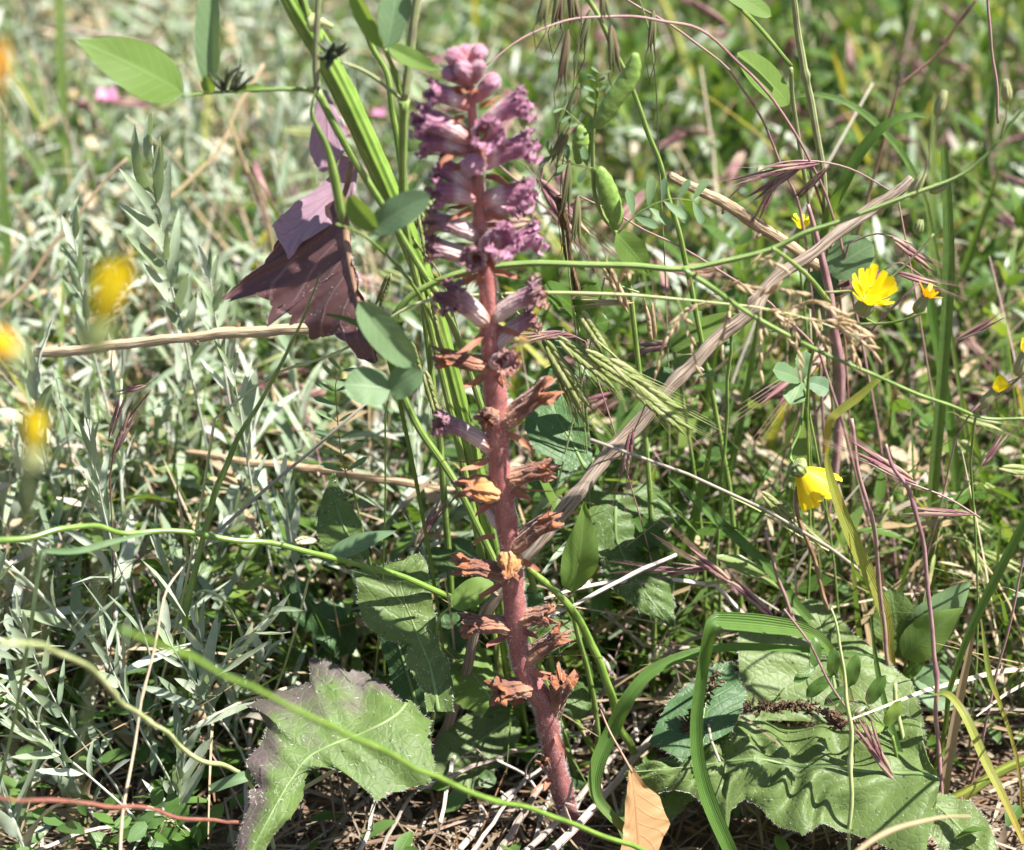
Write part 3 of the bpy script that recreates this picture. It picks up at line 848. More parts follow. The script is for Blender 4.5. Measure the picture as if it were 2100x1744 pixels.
# ------------------------------------------------------------------ helpers for things placed one by one
TOCAM = -F
def path(pts, Y0, Y1=None, sub=5):
    """(px, py[, Y]) points to a smooth path; Y runs from Y0 to Y1 where a point gives none"""
    if Y1 is None: Y1 = Y0
    n = len(pts)
    P = []
    for i, p in enumerate(pts):
        Y = p[2] if len(p) > 2 else Y0 + (Y1 - Y0) * i / (n - 1)
        P.append(A(p[0], p[1], Y))
    return cr(P, sub)
def radii(P, tab):
    """tab: width in pixels along 0..1 -> radius in metres"""
    n = len(P)
    return [lut(tab, i / (n - 1)) * .5 * mpp(P[i]) for i in range(n)]
def wt(w):
    return [(0, w), (1, w)] if isinstance(w, (int, float)) else [(i / (len(w) - 1), x) for i, x in enumerate(w)]
def to_ground(P, dx=0.0, dy=.012, steps=5):
    p = P[-1]
    if p.z <= .002: return P
    T = P[-1] - P[-3 if len(P) > 2 else 0]
    k = max(-.05, min(.05, T.x / max(-T.z, .3 * T.length, 1e-6) * p.z * .6))
    g = Vector((p.x + dx + k, p.y + dy, -.004))
    return P + [p.lerp(g, (i + 1) / steps) + Vector((.004, 0, 0)) * math.sin(math.pi * (i + 1) / steps) for i in range(steps)]
def add_stem(parent, pts, Y0, Y1, w, mat, name='stem', n=8, ground=False, wob=.06, sub=5, nodes=(), root=None, dx=0.0, dy=.012, ridge=None):
    P = path(pts, Y0, Y1, sub)
    if ground: P = to_ground(P, dx, dy)
    r = radii(P, wt(w))
    for nd in nodes:
        k = int(nd * (len(P) - 1)); r[k] *= 1.35
    mb = MB(); mb.tube(P, r, n, wob=wob, seed=len(P), ridge=ridge)
    part(mb, name, mat, parent, root=root)
    return P
def one_stem(name, label, cat, pts, Y0, Y1, w, mat, n=7, ground=False, wob=.08, nodes=(), group=None, dx=0.0, dy=.012, sub=5):
    P = path(pts, Y0, Y1, sub)
    if ground: P = to_ground(P, dx, dy)
    r = radii(P, wt(w))
    sd_ = len(label) * 1.31
    P = [p + Vector((mnoise.noise(p * 55 + Vector((sd_, 0, 0))), mnoise.noise(p * 55 + Vector((0, sd_, 0))), mnoise.noise(p * 55 + Vector((0, 0, sd_))))) * .0013 for p in P]
    r = [q * (1 + .16 * mnoise.noise(p * 90 + Vector((sd_, 3, 1)))) for p, q in zip(P, r)]
    for nd in nodes:
        k = int(nd * (len(P) - 1)); r[k] *= 1.4
    mb = MB(); mb.tube(P, r, n, wob=wob, seed=len(P) * 1.7)
    t = thing(name, label, cat, P[-1], group)
    part(mb, 'stem' if not name.startswith('dry') else 'wood', mat, t)
    if name.startswith('dry'):
        rg = random.Random(len(label))
        for q in range(4):
            a = rg.randrange(3, len(P) - 3)
            d = ((P[a + 1] - P[a]).normalized().orthogonal() * rg.choice((-1, 1)) + Vector((rg.uniform(-.6, .6), rg.uniform(-.6, .3), rg.uniform(-.3, .6)))).normalized()
            m2 = MB(); m2.tube([P[a], P[a] + d * r[a] * 1.2, P[a] + d * r[a] * 1.9], [r[a] * .5, r[a] * .4, r[a] * .2], 6, wob=.4, seed=q)
            part(m2, 'knot', mat, t)
    return t
def one_blade(name, label, cat, pts, Y0, Y1, w, mat, nrm=None, fold=.35, ground=False, group=None, twist=0.0, nv=2, sub=6, dx=0.0):
    P = path(pts, Y0, Y1, sub)
    if ground: P = to_ground(P, dx)
    mb = MB(); mb.blade(P, radii(P, wt(w)), nrm or (TOCAM + UP * .4), fold, nv=nv, twist=twist)
    t = thing(name, label, cat, P[-1], group)
    part(mb, 'blade', mat, t)
    return t
def add_leaf(parent, b, t, w, mat, nrm=None, shape='lance', fold=.2, arch=.08, wav=.1, name='leaf', nu=14, nv=4, teeth=0, seed=0, root=None, curl=0.0, tn=7):
    """leaf from pixel b=(x,y,Y) to pixel t, w pixels wide"""
    B, T = A(*b), A(*t)
    mb = MB()
    leaf_grid(mb, B, T, w * .5 * mpp(B), nrm or TOCAM, shape, fold, arch, nu, nv, teeth, wav, seed=seed, curl=curl, tn=tn)
    return part(mb, name, mat, parent, root=root)
def trace_leaf(rows, p, n, bump=.002, nu=6, nv=6, seed=0, wr=0.0, wrn=12, droop=0.0):
    """leaf laid on the plane (p, n): rows of (spine, left edge, right edge) pixels, raised into folds along n"""
    n = n.normalized()
    S = cr([PLN(*r[0], p, n) for r in rows], nu)
    def edge(k):
        E = [PLN(*r[k], p, n) for r in rows]
        out = []
        for a, b in zip(E, E[1:]):
            out += [a.lerp(b, i / nu) for i in range(nu)]
        return out + [E[-1]]
    Lf, Rt = edge(1), edge(2)
    m = len(S)
    grid, uv = [], []
    for i in range(m):
        u = i / (m - 1)
        row, t = [], []
        for j in range(-nv, nv + 1):
            v = j / nv
            q = S[i].lerp(Lf[i] if v < 0 else Rt[i], abs(v))
            z = bump * mnoise.noise(Vector((q.x * 60, q.y * 60, seed))) * 1.2
            z += bump * 1.1 * abs(v) ** 1.5 * mnoise.noise(Vector((u * 13, v * 1.5, seed * 3.7)))
            q = q + (S[i] - q) * (.035 * (abs(v) > .99) * mnoise.noise(Vector((u * 60, v, seed))) * 2)
            if wr:
                ph = u * wrn * 2 * math.pi - abs(v) * 4.5 + mnoise.noise(Vector((q.x * 45, q.y * 45, seed + 5))) * 4.5
                z += wr * math.sin(ph) * min(1, abs(v) * 4) * (1 - .85 * abs(v) ** 2)
            z -= droop * abs(v) ** 2
            row.append(q + n * z)
            t.append((u, v, .3))
        grid.append(row); uv.append(t)
    mb = MB(); mb.grid(grid, uv)
    return mb
def bristles(mb, n, L, seed, nrm, w=.00005):
    """short white bristles on a leaf mesh"""
    rg = random.Random(seed)
    hb = MB()
    for i in range(n):
        f = mb.f[rg.randrange(len(mb.f))]
        a, b, c = mb.v[f[0]], mb.v[f[1]], mb.v[f[2]]
        p = a + (b - a) * rg.random() + (c - b) * rg.random()
        d = (nrm + Vector((rg.uniform(-.9, .9), rg.uniform(-.9, .9), rg.uniform(-.9, .9)))).normalized()
        hb.hair(p, d, rg.uniform(.5, 1.2) * L, w)
    return hb
def edge_hairs(pts3, n, L, seed, c):
    rg = random.Random(seed)
    hb = MB()
    for i in range(n):
        k = rg.randrange(len(pts3) - 1)
        p = pts3[k].lerp(pts3[k + 1], rg.random())
        d = ((p - c).normalized() + Vector((rg.uniform(-.6, .6), rg.uniform(-.6, .6), rg.uniform(-.6, .6)))).normalized()
        hb.hair(p, d, rg.uniform(.5, 1.1) * L)
    return hb

# ------------------------------------------------------------------ the broomrape
broom = thing('broomrape', 'hairy red broomrape with purple flowers above and withered brown ones below', 'flower', A(1185, 1720, 0))
stem_px = [(952, 112), (962, 160), (968, 230), (975, 330), (981, 400), (985, 480), (998, 570), (1004, 680), (1012, 760), (1019, 850), (1022, 930),
           (1030, 1010), (1041, 1090), (1049, 1170), (1057, 1260), (1064, 1330), (1082, 1392), (1113, 1440), (1126, 1500), (1136, 1560), (1152, 1620), (1168, 1680), (1187, 1744)]
stem_w = [12, 17, 20, 23, 25, 28, 34, 38, 42, 47, 48, 46, 43, 45, 46, 43, 45, 46, 46, 42, 44, 45, 46]
SP = path(stem_px, 0, 0, 6)
SP = SP + [SP[-1] + Vector((.002, 0, -.012))]
SR = radii(SP, wt(stem_w))
SR = [r * (1 + .05 * math.sin(i * .9) + .04 * math.sin(i * .37 + 2)) for i, r in enumerate(SR)]
mb = MB(); mb.tube(SP, SR, 22, wob=.10, seed=3)
bstem = part(mb, 'stem', M['broom_stem'], broom)
rg = random.Random(5)
hb = MB()
fr = frames(SP)
for i in range(18000):
    k = rg.random() ** .8 * (len(SP) - 2); a = int(k)
    p = SP[a].lerp(SP[a + 1], k - a); r = SR[a]
    th = rg.uniform(0, 6.283)
    T, N, B = fr[a]
    o = N * math.cos(th) + B * math.sin(th)
    hb.hair(p + o * r * .97, (o + Vector((rg.uniform(-.5, .5), rg.uniform(-.5, .5), rg.uniform(-.5, .5)))).normalized(), rg.uniform(.0006, .0018), .000032)
h = hb.build('hairs', M['hair'], bstem, ORIG[broom.name]); h['kind'] = 'stuff'

def corolla(base, tip, rb, rm, kind, seed):
    rg = random.Random(seed)
    ax = tip - base; L = ax.length
    up = UP if kind in ('fresh', 'fade', 'bud') else (UP * .7 + Vector((rg.uniform(-.4, .4), -.2, 0))).normalized()
    c1 = base + ax * .5 + up * L * (.14 if kind != 'dead' else .06)
    nu, nv = 24, 40
    prof = {'fresh': [(0, .5), (.1, .85), (.3, .95), (.6, 1.02), (.8, 1.04), (.9, 1.04), (1, 1.16)],
            'fade': [(0, .55), (.12, .9), (.35, .92), (.6, .9), (.8, .92), (.92, .95), (1, 1.12)],
            'dead': [(0, .6), (.12, 1.0), (.35, .95), (.6, .85), (.75, .85), (.9, .95), (1, 1.05)],
            'gold': [(0, .7), (.15, 1.2), (.4, 1.35), (.6, 1.15), (.75, .8), (.9, .85), (1, .95)],
            'bud': [(0, .5), (.15, .9), (.4, 1.05), (.65, 1.08), (.82, .95), (.93, .62), (1, .30)]}[kind]
    dead = kind in ('dead', 'gold')
    ph = rg.uniform(0, 6)
    rows, uv = [], []
    for i in range(nu):
        t = i / (nu - 1)
        p = base * (1 - t) ** 2 + c1 * (2 * t * (1 - t)) + tip * t * t
        T = ((c1 - base) * (1 - t) + (tip - c1) * t).normalized()
        S = T.cross(up)
        if S.length < .05: S = T.cross(Vector((0, -1, 0)))
        S.normalize()
        N = S.cross(T)
        sc = rb + (rm - rb) * t
        r0 = lut(prof, t) * sc
        k = max(0, (t - .76) / .24)
        row, u = [], []
        for j in range(nv + 1):
            th = 2 * math.pi * (j % nv) / nv
            cz, sz = math.cos(th), math.sin(th)
            rr = r0 * (1 + .05 * mnoise.noise(Vector((cz * 2, sz * 2, t * 5 + seed))))
            axo = 0
            if kind in ('fresh', 'fade'):
                rr *= 1 + k * (.20 * math.sin(5 * th + ph) + .10 * math.sin(13 * th + ph * 2) + .45 * mnoise.noise(Vector((cz * 6, sz * 6, seed + t * 6))))
                notch = math.exp(-((abs(th - math.pi) - 1.75) / .28) ** 2)
                axo = k * L * (.05 * cz - .12 * notch + .05 * math.sin(9 * th + ph) + .09 * mnoise.noise(Vector((cz * 4, sz * 4, seed * 2.0))) + .04)
            elif dead:
                q = .35 + .65 * t
                rr *= 1 + q * (.20 * math.sin(7 * th + ph + t * 2) + .26 * mnoise.noise(Vector((cz * 2.2, sz * 2.2, t * 8 + seed * 3))))
                axo = k * L * (.13 * math.sin(4 * th + ph) + .14 * mnoise.noise(Vector((cz * 3, sz * 3, seed))))
            else:
                rr *= 1 + (.25 + .75 * k) * .16 * math.sin(5 * th + ph) + .22 * mnoise.noise(Vector((cz * 3, sz * 3, t * 5 + seed * 2)))
            low = max(0, -cz) * k * k
            off = S * (sz * rr * 1.08) + N * (cz * rr * (.95 if not dead else .8)) + T * axo - N * (low * L * .07)
            if dead:
                off += (N * mnoise.noise(Vector((t * 4, seed, 1))) + S * mnoise.noise(Vector((t * 4, seed, 8)))) * sc * .35 * t
            row.append(p + off)
            u.append((t, j / nv, rg.random() * 0 + (seed * .137) % 1))
        rows.append(row); uv.append(u)
    if dead or kind == 'bud':
        # crumpled or closed end
        row = [tip - (tip - c1).normalized() * (L * .10 if dead else -L * .03) + (q - tip) * .25 for q in rows[-1]]
        rows.append(row); uv.append([(1, a[1], a[2]) for a in uv[-1]])
    mb = MB(); mb.grid(rows, uv)
    return mb
def bract(base, d, L, w, seed):
    rg = random.Random(seed)
    e = base + d * L + Vector((0, 0, -L * .25 * rg.random()))
    P = cr([base, base.lerp(e, .5) + UP * L * rg.uniform(-.12, .12), e, e + d * L * .25 + Vector((rg.uniform(-.2, .2), 0, rg.uniform(-.35, .2))) * L], 4)
    mb = MB()
    n = len(P)
    mb.blade(P, [w * (.6 + .4 * math.sin(3 * i / n)) * max(.06, (1 - i / (n - 1)) ** .8) for i in range(n)], TOCAM + UP, .5, nv=1, twist=rg.uniform(-1, 1))
    return mb
# base pixel, mouth pixel, depth of the mouth, half width at base and mouth, kind
FL = [
    ((958, 150), (920, 106, -.003), 15, 20, 'bud'), ((962, 140), (953, 92, .002), 15, 19, 'bud'), ((964, 140), (992, 96, -.001), 13, 18, 'bud'),
    ((962, 170), (944, 134, -.007), 14, 18, 'bud'), ((958, 175), (908, 144, -.002), 13, 17, 'bud'), ((974, 168), (984, 128, -.005), 10, 14, 'bud'),
    ((976, 208), (1022, 158, -.002), 14, 19, 'bud'), ((964, 222), (884, 188, -.003), 17, 21, 'fresh'), ((985, 262), (1072, 212, -.003), 18, 25, 'fresh'),
    ((966, 290), (862, 243, -.003), 20, 25, 'fresh'), ((972, 318), (868, 290, .004), 17, 22, 'fresh'), ((980, 278), (1002, 274, -.014), 18, 24, 'fresh'),
    ((984, 345), (1086, 296, -.002), 19, 25, 'fresh'), ((978, 342), (968, 344, -.014), 18, 24, 'bud'), ((976, 398), (902, 340, .003), 17, 22, 'fresh'),
    ((978, 412), (894, 394, -.004), 17, 23, 'fresh'), ((988, 414), (1082, 400, -.003), 20, 27, 'fresh'), ((988, 450), (1058, 418, .012), 15, 19, 'fresh'),
    ((985, 490), (880, 452, -.003), 19, 21, 'fade'), ((992, 508), (1034, 492, -.013), 20, 25, 'fresh'), ((1000, 540), (1100, 482, .002), 18, 24, 'fresh'),
    ((990, 548), (882, 508, -.002), 19, 23, 'fade'), ((990, 540), (968, 528, -.013), 15, 19, 'fade'),
    ((998, 665), (920, 606, -.009), 22, 28, 'fade'), ((1008, 655), (1104, 600, -.003), 21, 22, 'fade'), ((1010, 712), (1094, 650, .002), 18, 20, 'fade'),
    ((1006, 752), (904, 732, -.004), 18, 16, 'dead'), ((1014, 746), (1042, 742, -.011), 19, 21, 'fade'),
    ((1026, 872), (1124, 796, -.003), 21, 21, 'dead'), ((1012, 842), (996, 862, -.010), 15, 18, 'dead'), ((1014, 925), (902, 864, -.003), 19, 19, 'fade'),
    ((1022, 1010), (944, 1000, -.006), 22, 19, 'gold'), ((1026, 1085), (975, 1015, .003), 14, 10, 'fade'), ((1032, 985), (1128, 962, -.004), 18, 19, 'dead'),
    ((1046, 1128), (1134, 1062, -.004), 19, 19, 'dead'), ((1040, 1180), (940, 1156, -.004), 18, 18, 'dead'), ((1048, 1130), (1044, 1185, -.009), 16, 17, 'gold'),
    ((1052, 1284), (954, 1280, -.004), 17, 19, 'dead'), ((1060, 1272), (1126, 1262, -.005), 18, 19, 'dead'), ((1076, 1356), (1152, 1300, -.003), 17, 18, 'dead'),
    ((1088, 1408), (1016, 1420, -.008), 20, 24, 'dead'), ((1134, 1480), (1154, 1392, -.003), 10, 22, 'dead'), ((1130, 1580), (1112, 1562, -.006), 9, 10, 'dead'),
]
for i, (b, t, wb_, wm, kind) in enumerate(FL):
    B, T = A(b[0], b[1], 0), A(t[0], t[1], t[2])
    mp = mpp(B)
    fat = 1.12 if kind in ('dead', 'gold') else 1.0
    mb = corolla(B, T, wb_ * mp * fat, wm * mp * fat, kind, i + 1)
    f = part(mb, 'bud' if kind == 'bud' else 'flower', M[kind], broom)
    d = (T - B).normalized()
    if kind in ('fresh', 'fade'):
        rg = random.Random(i + 60)
        S_ = d.cross(UP)
        S_ = S_.normalized() if S_.length > .1 else Vector((1, 0, 0))
        N_ = S_.cross(d)
        L_ = (T - B).length
        r_ = wm * mp * 1.02
        for a_ in (-.45, .45, 2.0, math.pi, -2.0):
            rad = N_ * math.cos(a_) + S_ * math.sin(a_)
            hood = abs(a_) < 1
            p_ = T + rad * r_ * .92 - d * L_ * .10
            e_ = p_ + (d * (.95 if hood else .75) + rad * (.25 if hood else .75) - UP * (0 if hood else .15)).normalized() * L_ * rg.uniform(.20, .27) * (1 if kind == 'fresh' else .7)
            ml = MB(); leaf_grid(ml, p_, e_, r_ * rg.uniform(.62, .8), d * .4 - rad, 'obov', rg.uniform(-.2, .4), rg.uniform(-.1, .15), 8, 4, .22, .55, tn=4, seed=i + a_)
            ml.t = [(.76 + .26 * u_, (a_ / 6.283) % 1 + .02 * v_, (i * .137) % 1) for (u_, v_, z_) in ml.t]
            part(ml, 'lip_lobe', M[kind], f, root=broom)
    hb = bristles(mb, 420 if kind == 'bud' else 300, .0012, i, Vector((0, 0, 0)), .000042)
    h = hb.build('hairs', M['hair'], f, ORIG[broom.name]); h['kind'] = 'stuff'
    for q in range(1 + (i % 3 == 0)):
        out = Vector((d.x, d.y - .25 + .5 * q, -.1 if kind != 'bud' else .4)).normalized()
        m2 = bract(B - UP * .003 + out * .002, out, (T - B).length * (.45 + .25 * q), .0019 if q == 0 else .0007, i * 3 + q)
        part(m2, 'bract', M['bract'], f, root=broom)

# ------------------------------------------------------------------ broad hairy leaves round its foot
def hairy_leaf(name, label, rows, p, n, mat, seed, bump=.002, wr=0.0, wrn=12, nb=260, droop=0.0, nu=5, nv=7, L=.0019, cat='leaf', hw=.00008):
    mb = trace_leaf(rows, p, n, bump, nu, nv, seed, wr, wrn, droop)
    r = thing(name, label, cat, rows and PLN(*rows[0][0], p, n.normalized()))
    b = part(mb, 'blade', mat, r)
    hb = bristles(mb, nb, L, seed, n, hw)
    k = 2 * nv + 1
    m = len(mb.v) // k
    c = sum(mb.v, Vector()) / len(mb.v)
    e = [mb.v[i * k] for i in range(m)]
    e2 = [mb.v[i * k + k - 1] for i in range(m)]
    for ee in (e, e2):
        q = edge_hairs(ee, int(nb * .7), L * .8, seed + 3, c)
        off = len(hb.v)
        hb.v += q.v; hb.t += q.t; hb.f += [tuple(a + off for a in f) for f in q.f]
    h = hb.build('bristles', M['hair'], b, ORIG[r.name]); h['kind'] = 'stuff'
    rib = MB()
    S = [mb.v[i * k + nv] - n.normalized() * .0002 for i in range(m)]
    rib.tube(S, [.0009 * (1 - .8 * i / (m - 1)) for i in range(m)], 6)
    part(rib, 'midrib', M['rib'] if mat is not M['purple'] else M['stem_brown'], r)
    return r
# lower left, crossed by the long grass stem
c0 = lambda x, y: (451 + x * .2734, 1312 + y * .2734)
hairy_leaf('hairy_leaf', 'large toothed hairy leaf with purplish upper edge below the long blurred grass stem',
    [(c0(1400, 470), c0(1370, 420), c0(1450, 400)), (c0(1330, 560), c0(1230, 290), c0(1590, 540)), (c0(1220, 640), c0(1090, 195), c0(1570, 720)),
     (c0(1100, 690), c0(940, 215), c0(1615, 900)), (c0(980, 730), c0(800, 130), c0(1590, 1040)), (c0(900, 760), c0(670, 110), c0(1440, 1065)),
     (c0(830, 790), c0(680, 280), c0(1280, 1110)), (c0(760, 820), c0(450, 340), c0(1180, 1195)), (c0(700, 850), c0(190, 440), c0(1120, 1120)),
     (c0(650, 890), c0(290, 520), c0(1040, 1015)), (c0(600, 940), c0(360, 630), c0(880, 965)), (c0(560, 1000), c0(320, 740), c0(850, 885)),
     (c0(520, 1060), c0(190, 885), c0(700, 900)), (c0(480, 1130), c0(290, 1060), c0(640, 1010)), (c0(420, 1250), c0(225, 1090), c0(625, 1130)),
     (c0(360, 1360), c0(230, 1180), c0(530, 1330)), (c0(280, 1500), c0(150, 1400), c0(400, 1440)), (c0(200, 1640), c0(100, 1600), c0(300, 1590)), (c0(120, 1780), c0(80, 1780), c0(160, 1790))],
    A(700, 1560, -.035), Vector((.10, -.45, .9)), M['oxtongue_purple'], 2, bump=.0035, nb=420, wr=.0007, wrn=8, droop=.004)
# upright toothed leaf beside the broomrape stem
c1_ = lambda x, y: (451 + x * .2822, 943 + y * .2822)
hairy_leaf('hairy_leaf', 'upright pale toothed leaf standing close beside the broomrape stem',
    [(c1_(1590, 1830), c1_(1500, 1830), c1_(1690, 1830)), (c1_(1570, 1700), c1_(1480, 1680), c1_(1690, 1700)), (c1_(1550, 1600), c1_(1430, 1610), c1_(1690, 1600)),
     (c1_(1520, 1480), c1_(1350, 1490), c1_(1660, 1450)), (c1_(1480, 1380), c1_(1370, 1340), c1_(1590, 1370)), (c1_(1430, 1260), c1_(1200, 1300), c1_(1590, 1260)),
     (c1_(1390, 1150), c1_(1050, 1200), c1_(1570, 1150)), (c1_(1350, 1050), c1_(1000, 1040), c1_(1540, 1020)), (c1_(1320, 950), c1_(1000, 900), c1_(1520, 920)),
     (c1_(1310, 880), c1_(945, 800), c1_(1510, 800)), (c1_(1330, 800), c1_(1100, 785), c1_(1490, 720)), (c1_(1400, 690), c1_(1340, 720), c1_(1440, 680))],
    A(840, 1300, .012), Vector((.12, -.75, .62)), M['oxtongue'], 4, bump=.003, nb=260, wr=.0006, wrn=8)
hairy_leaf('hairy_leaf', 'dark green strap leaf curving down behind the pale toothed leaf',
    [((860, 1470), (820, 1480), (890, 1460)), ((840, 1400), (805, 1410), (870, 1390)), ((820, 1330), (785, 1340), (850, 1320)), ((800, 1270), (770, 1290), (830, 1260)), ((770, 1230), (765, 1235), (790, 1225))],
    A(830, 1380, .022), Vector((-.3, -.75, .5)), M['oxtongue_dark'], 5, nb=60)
hairy_leaf('hairy_leaf', 'pointed toothed leaf standing up above the dark glaucous leaf',
    [((745, 1150), (665, 1128), (760, 1140)), ((720, 1110), (655, 1105), (745, 1105)), ((705, 1080), (648, 1088), (742, 1075)), ((695, 1050), (652, 1062), (728, 1050)), ((688, 1025), (655, 1040), (712, 1022)), ((686, 1000), (665, 1010), (698, 1000)), ((685, 968), (682, 972), (688, 970))],
    A(700, 1080, .05), Vector((-.15, -.8, .55)), M['oxtongue'], 6, nb=60, bump=.0015)
hairy_leaf('hairy_leaf', 'shaded lobed leaf with pale midrib under the lower withered flowers',
    [((1060, 1470), (1050, 1440), (1070, 1500)), ((1010, 1500), (1010, 1440), (1040, 1560)), ((970, 1530), (950, 1470), (1000, 1590)), ((940, 1560), (910, 1500), (960, 1640)), ((900, 1600), (880, 1560), (930, 1620))],
    A(980, 1520, .03), Vector((.2, -.6, .7)), M['oxtongue'], 7, nb=70)
hairy_leaf('hairy_leaf', 'bright curled leaf with frilly yellow-green edge behind the withered flowers',
    [((1010, 1440), (990, 1470), (1030, 1420)), ((980, 1400), (930, 1440), (1010, 1360)), ((950, 1360), (920, 1400), (985, 1320)), ((920, 1320), (905, 1350), (960, 1290)), ((900, 1290), (898, 1300), (920, 1280))],
    A(960, 1370, .03), Vector((.1, -.6, .7)), M['ovate'], 8, nb=120, bump=.004)
# lower right: the wrinkled leaf and those under it
hairy_leaf('hairy_leaf', 'big wrinkled hairy leaf lying over the soil beside the bent grass blade',
    [((1925, 1600), (1900, 1560), (1920, 1660)), ((1880, 1590), (1890, 1470), (1900, 1744)), ((1820, 1585), (1840, 1450), (1820, 1720)), ((1760, 1580), (1780, 1455), (1740, 1690)),
     ((1710, 1575), (1730, 1470), (1690, 1680)), ((1660, 1570), (1680, 1465), (1655, 1702)), ((1615, 1565), (1630, 1465), (1600, 1680)), ((1570, 1562), (1580, 1464), (1560, 1640)),
     ((1530, 1560), (1540, 1466), (1530, 1618)), ((1495, 1560), (1500, 1472), (1502, 1645)), ((1478, 1562), (1475, 1482), (1496, 1692)), ((1455, 1565), (1450, 1495), (1455, 1640)),
     ((1425, 1570), (1415, 1522), (1420, 1622)), ((1380, 1575), (1370, 1540), (1370, 1612)), ((1330, 1580), (1320, 1552), (1320, 1604)), ((1285, 1585), (1282, 1575), (1285, 1592))],
    A(1600, 1570, -.015), Vector((.0, -.42, .9)), M['oxtongue'], 11, bump=.0042, wr=.0034, wrn=8, nb=1100, droop=.006, nu=7, nv=10, L=.0012)
hairy_leaf('hairy_leaf', 'smooth broad leaf with rounded top behind the wrinkled leaf',
    [((1720, 1480), (1560, 1480), (1900, 1530)), ((1715, 1430), (1520, 1420), (1890, 1470)), ((1705, 1370), (1512, 1350), (1870, 1400)), ((1695, 1320), (1515, 1290), (1800, 1340)), ((1680, 1270), (1600, 1270), (1740, 1290)), ((1665, 1240), (1618, 1250), (1705, 1245)), ((1655, 1228), (1640, 1232), (1675, 1230))],
    A(1690, 1400, .022), Vector((.05, -.55, .8)), M['oxtongue'], 12, bump=.003, nb=260, wr=.0008, wrn=7)
hairy_leaf('hairy_leaf', 'dark low leaf with brown frass beside the bent grass blade',
    [((1440, 1530), (1400, 1560), (1500, 1500)), ((1440, 1480), (1330, 1520), (1520, 1460)), ((1450, 1430), (1370, 1440), (1530, 1420)), ((1470, 1390), (1420, 1395), (1510, 1385)), ((1490, 1355), (1470, 1360), (1500, 1358))],
    A(1440, 1460, .004), Vector((.0, -.4, .9)), M['oxtongue_dark'], 13, nb=150)
hairy_leaf('hairy_leaf', 'dim lower leaf reaching down past the tan dead leaf',
    [((1420, 1570), (1400, 1545), (1440, 1620)), ((1370, 1610), (1340, 1560), (1380, 1680)), ((1320, 1660), (1290, 1600), (1340, 1744)), ((1280, 1730), (1262, 1690), (1300, 1790))],
    A(1340, 1640, -.012), Vector((-.1, -.5, .85)), M['oxtongue'], 14, nb=120)
hairy_leaf('hairy_leaf', 'olive hairy leaf tip at the foot of the purple grass stems',
    [((1900, 1640), (1890, 1620), (1930, 1625)), ((1940, 1670), (1900, 1700), (1990, 1640)), ((1980, 1710), (1930, 1744), (2025, 1680)), ((2030, 1760), (2000, 1790), (2045, 1740))],
    A(1960, 1690, -.03), Vector((-.1, -.45, .9)), M['oxtongue'], 15, nb=180, wr=.001)
# centre right, behind the dry branch
c3 = lambda x, y: (1066 + x * .2822, 820 + y * .2822)
hairy_leaf('hairy_leaf', 'large dappled green leaf hanging below the dry branch',
    [(c3(700, 700), c3(480, 640), c3(960, 580)), (c3(690, 820), c3(480, 860), c3(1110, 780)), (c3(690, 900), c3(470, 1100), c3(1160, 860)), (c3(700, 1010), c3(600, 1150), c3(1060, 950)), (c3(740, 1100), c3(605, 1260), c3(1000, 1100)),
     (c3(800, 1220), c3(640, 1330), c3(1100, 1280)), (c3(870, 1350), c3(740, 1430), c3(1115, 1400)), (c3(950, 1480), c3(860, 1540), c3(1118, 1500)), (c3(1090, 1660), c3(1070, 1640), c3(1115, 1650))],
    A(1310, 1140, .055), Vector((.15, -.7, .65)), M['oxtongue'], 16, bump=.003, nb=260, wr=.001, wrn=8)
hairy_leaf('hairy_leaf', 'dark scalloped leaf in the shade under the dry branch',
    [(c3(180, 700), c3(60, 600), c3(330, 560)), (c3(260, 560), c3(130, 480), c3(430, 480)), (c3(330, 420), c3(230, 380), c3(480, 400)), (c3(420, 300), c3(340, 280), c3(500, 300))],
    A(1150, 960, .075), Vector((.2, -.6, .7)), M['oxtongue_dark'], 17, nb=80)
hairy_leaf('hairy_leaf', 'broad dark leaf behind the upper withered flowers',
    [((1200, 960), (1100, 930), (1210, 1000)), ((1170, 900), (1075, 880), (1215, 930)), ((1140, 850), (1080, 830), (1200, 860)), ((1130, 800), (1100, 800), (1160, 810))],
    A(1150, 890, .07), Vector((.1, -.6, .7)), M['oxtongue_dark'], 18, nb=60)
lf = thing('lance_leaf', 'fresh green spear-shaped leaf standing on its stalk beside the broomrape', 'leaf', A(1180, 1290, .018))
add_leaf(lf, (1172, 1215, .018), (1198, 1030, .018), 78, M['ovate'], TOCAM + Vector((.3, 0, .2)), 'lance', .25, .06, .12, 'blade', 16, 5, seed=3)
add_stem(lf, [(1172, 1222), (1176, 1260), (1184, 1300)], .018, .02, [7, 10, 12], M['stem_green'], 'leaf_stalk', ground=True)
lf = thing('lance_leaf', 'hairy oval leaf with white edge touching the broomrape stem', 'leaf', A(900, 1300, .01))
add_leaf(lf, (925, 1245, .010), (1012, 1195, .016), 58, M['ovate'], TOCAM + Vector((0, 0, .5)), 'ellip', .2, .1, .1, 'blade', 12, 4, seed=5)
add_stem(lf, [(928, 1243), (905, 1262), (895, 1290)], .010, .014, [5, 6, 8], M['stem_green'], 'leaf_stalk', ground=True)
lf = thing('lance_leaf', 'dark glaucous leaf lying across the long green stem', 'leaf', A(670, 1150, .02))
add_leaf(lf, (662, 1150, .018), (815, 1088, .022), 42, M['bluegreen'], TOCAM + Vector((-.3, 0, .6)), 'lance', .3, .05, .05, 'blade', 12, 4, seed=6)
add_stem(lf, [(664, 1150), (650, 1170), (632, 1190)], .018, .025, 5, M['stem_pale'], 'leaf_stalk', ground=True)
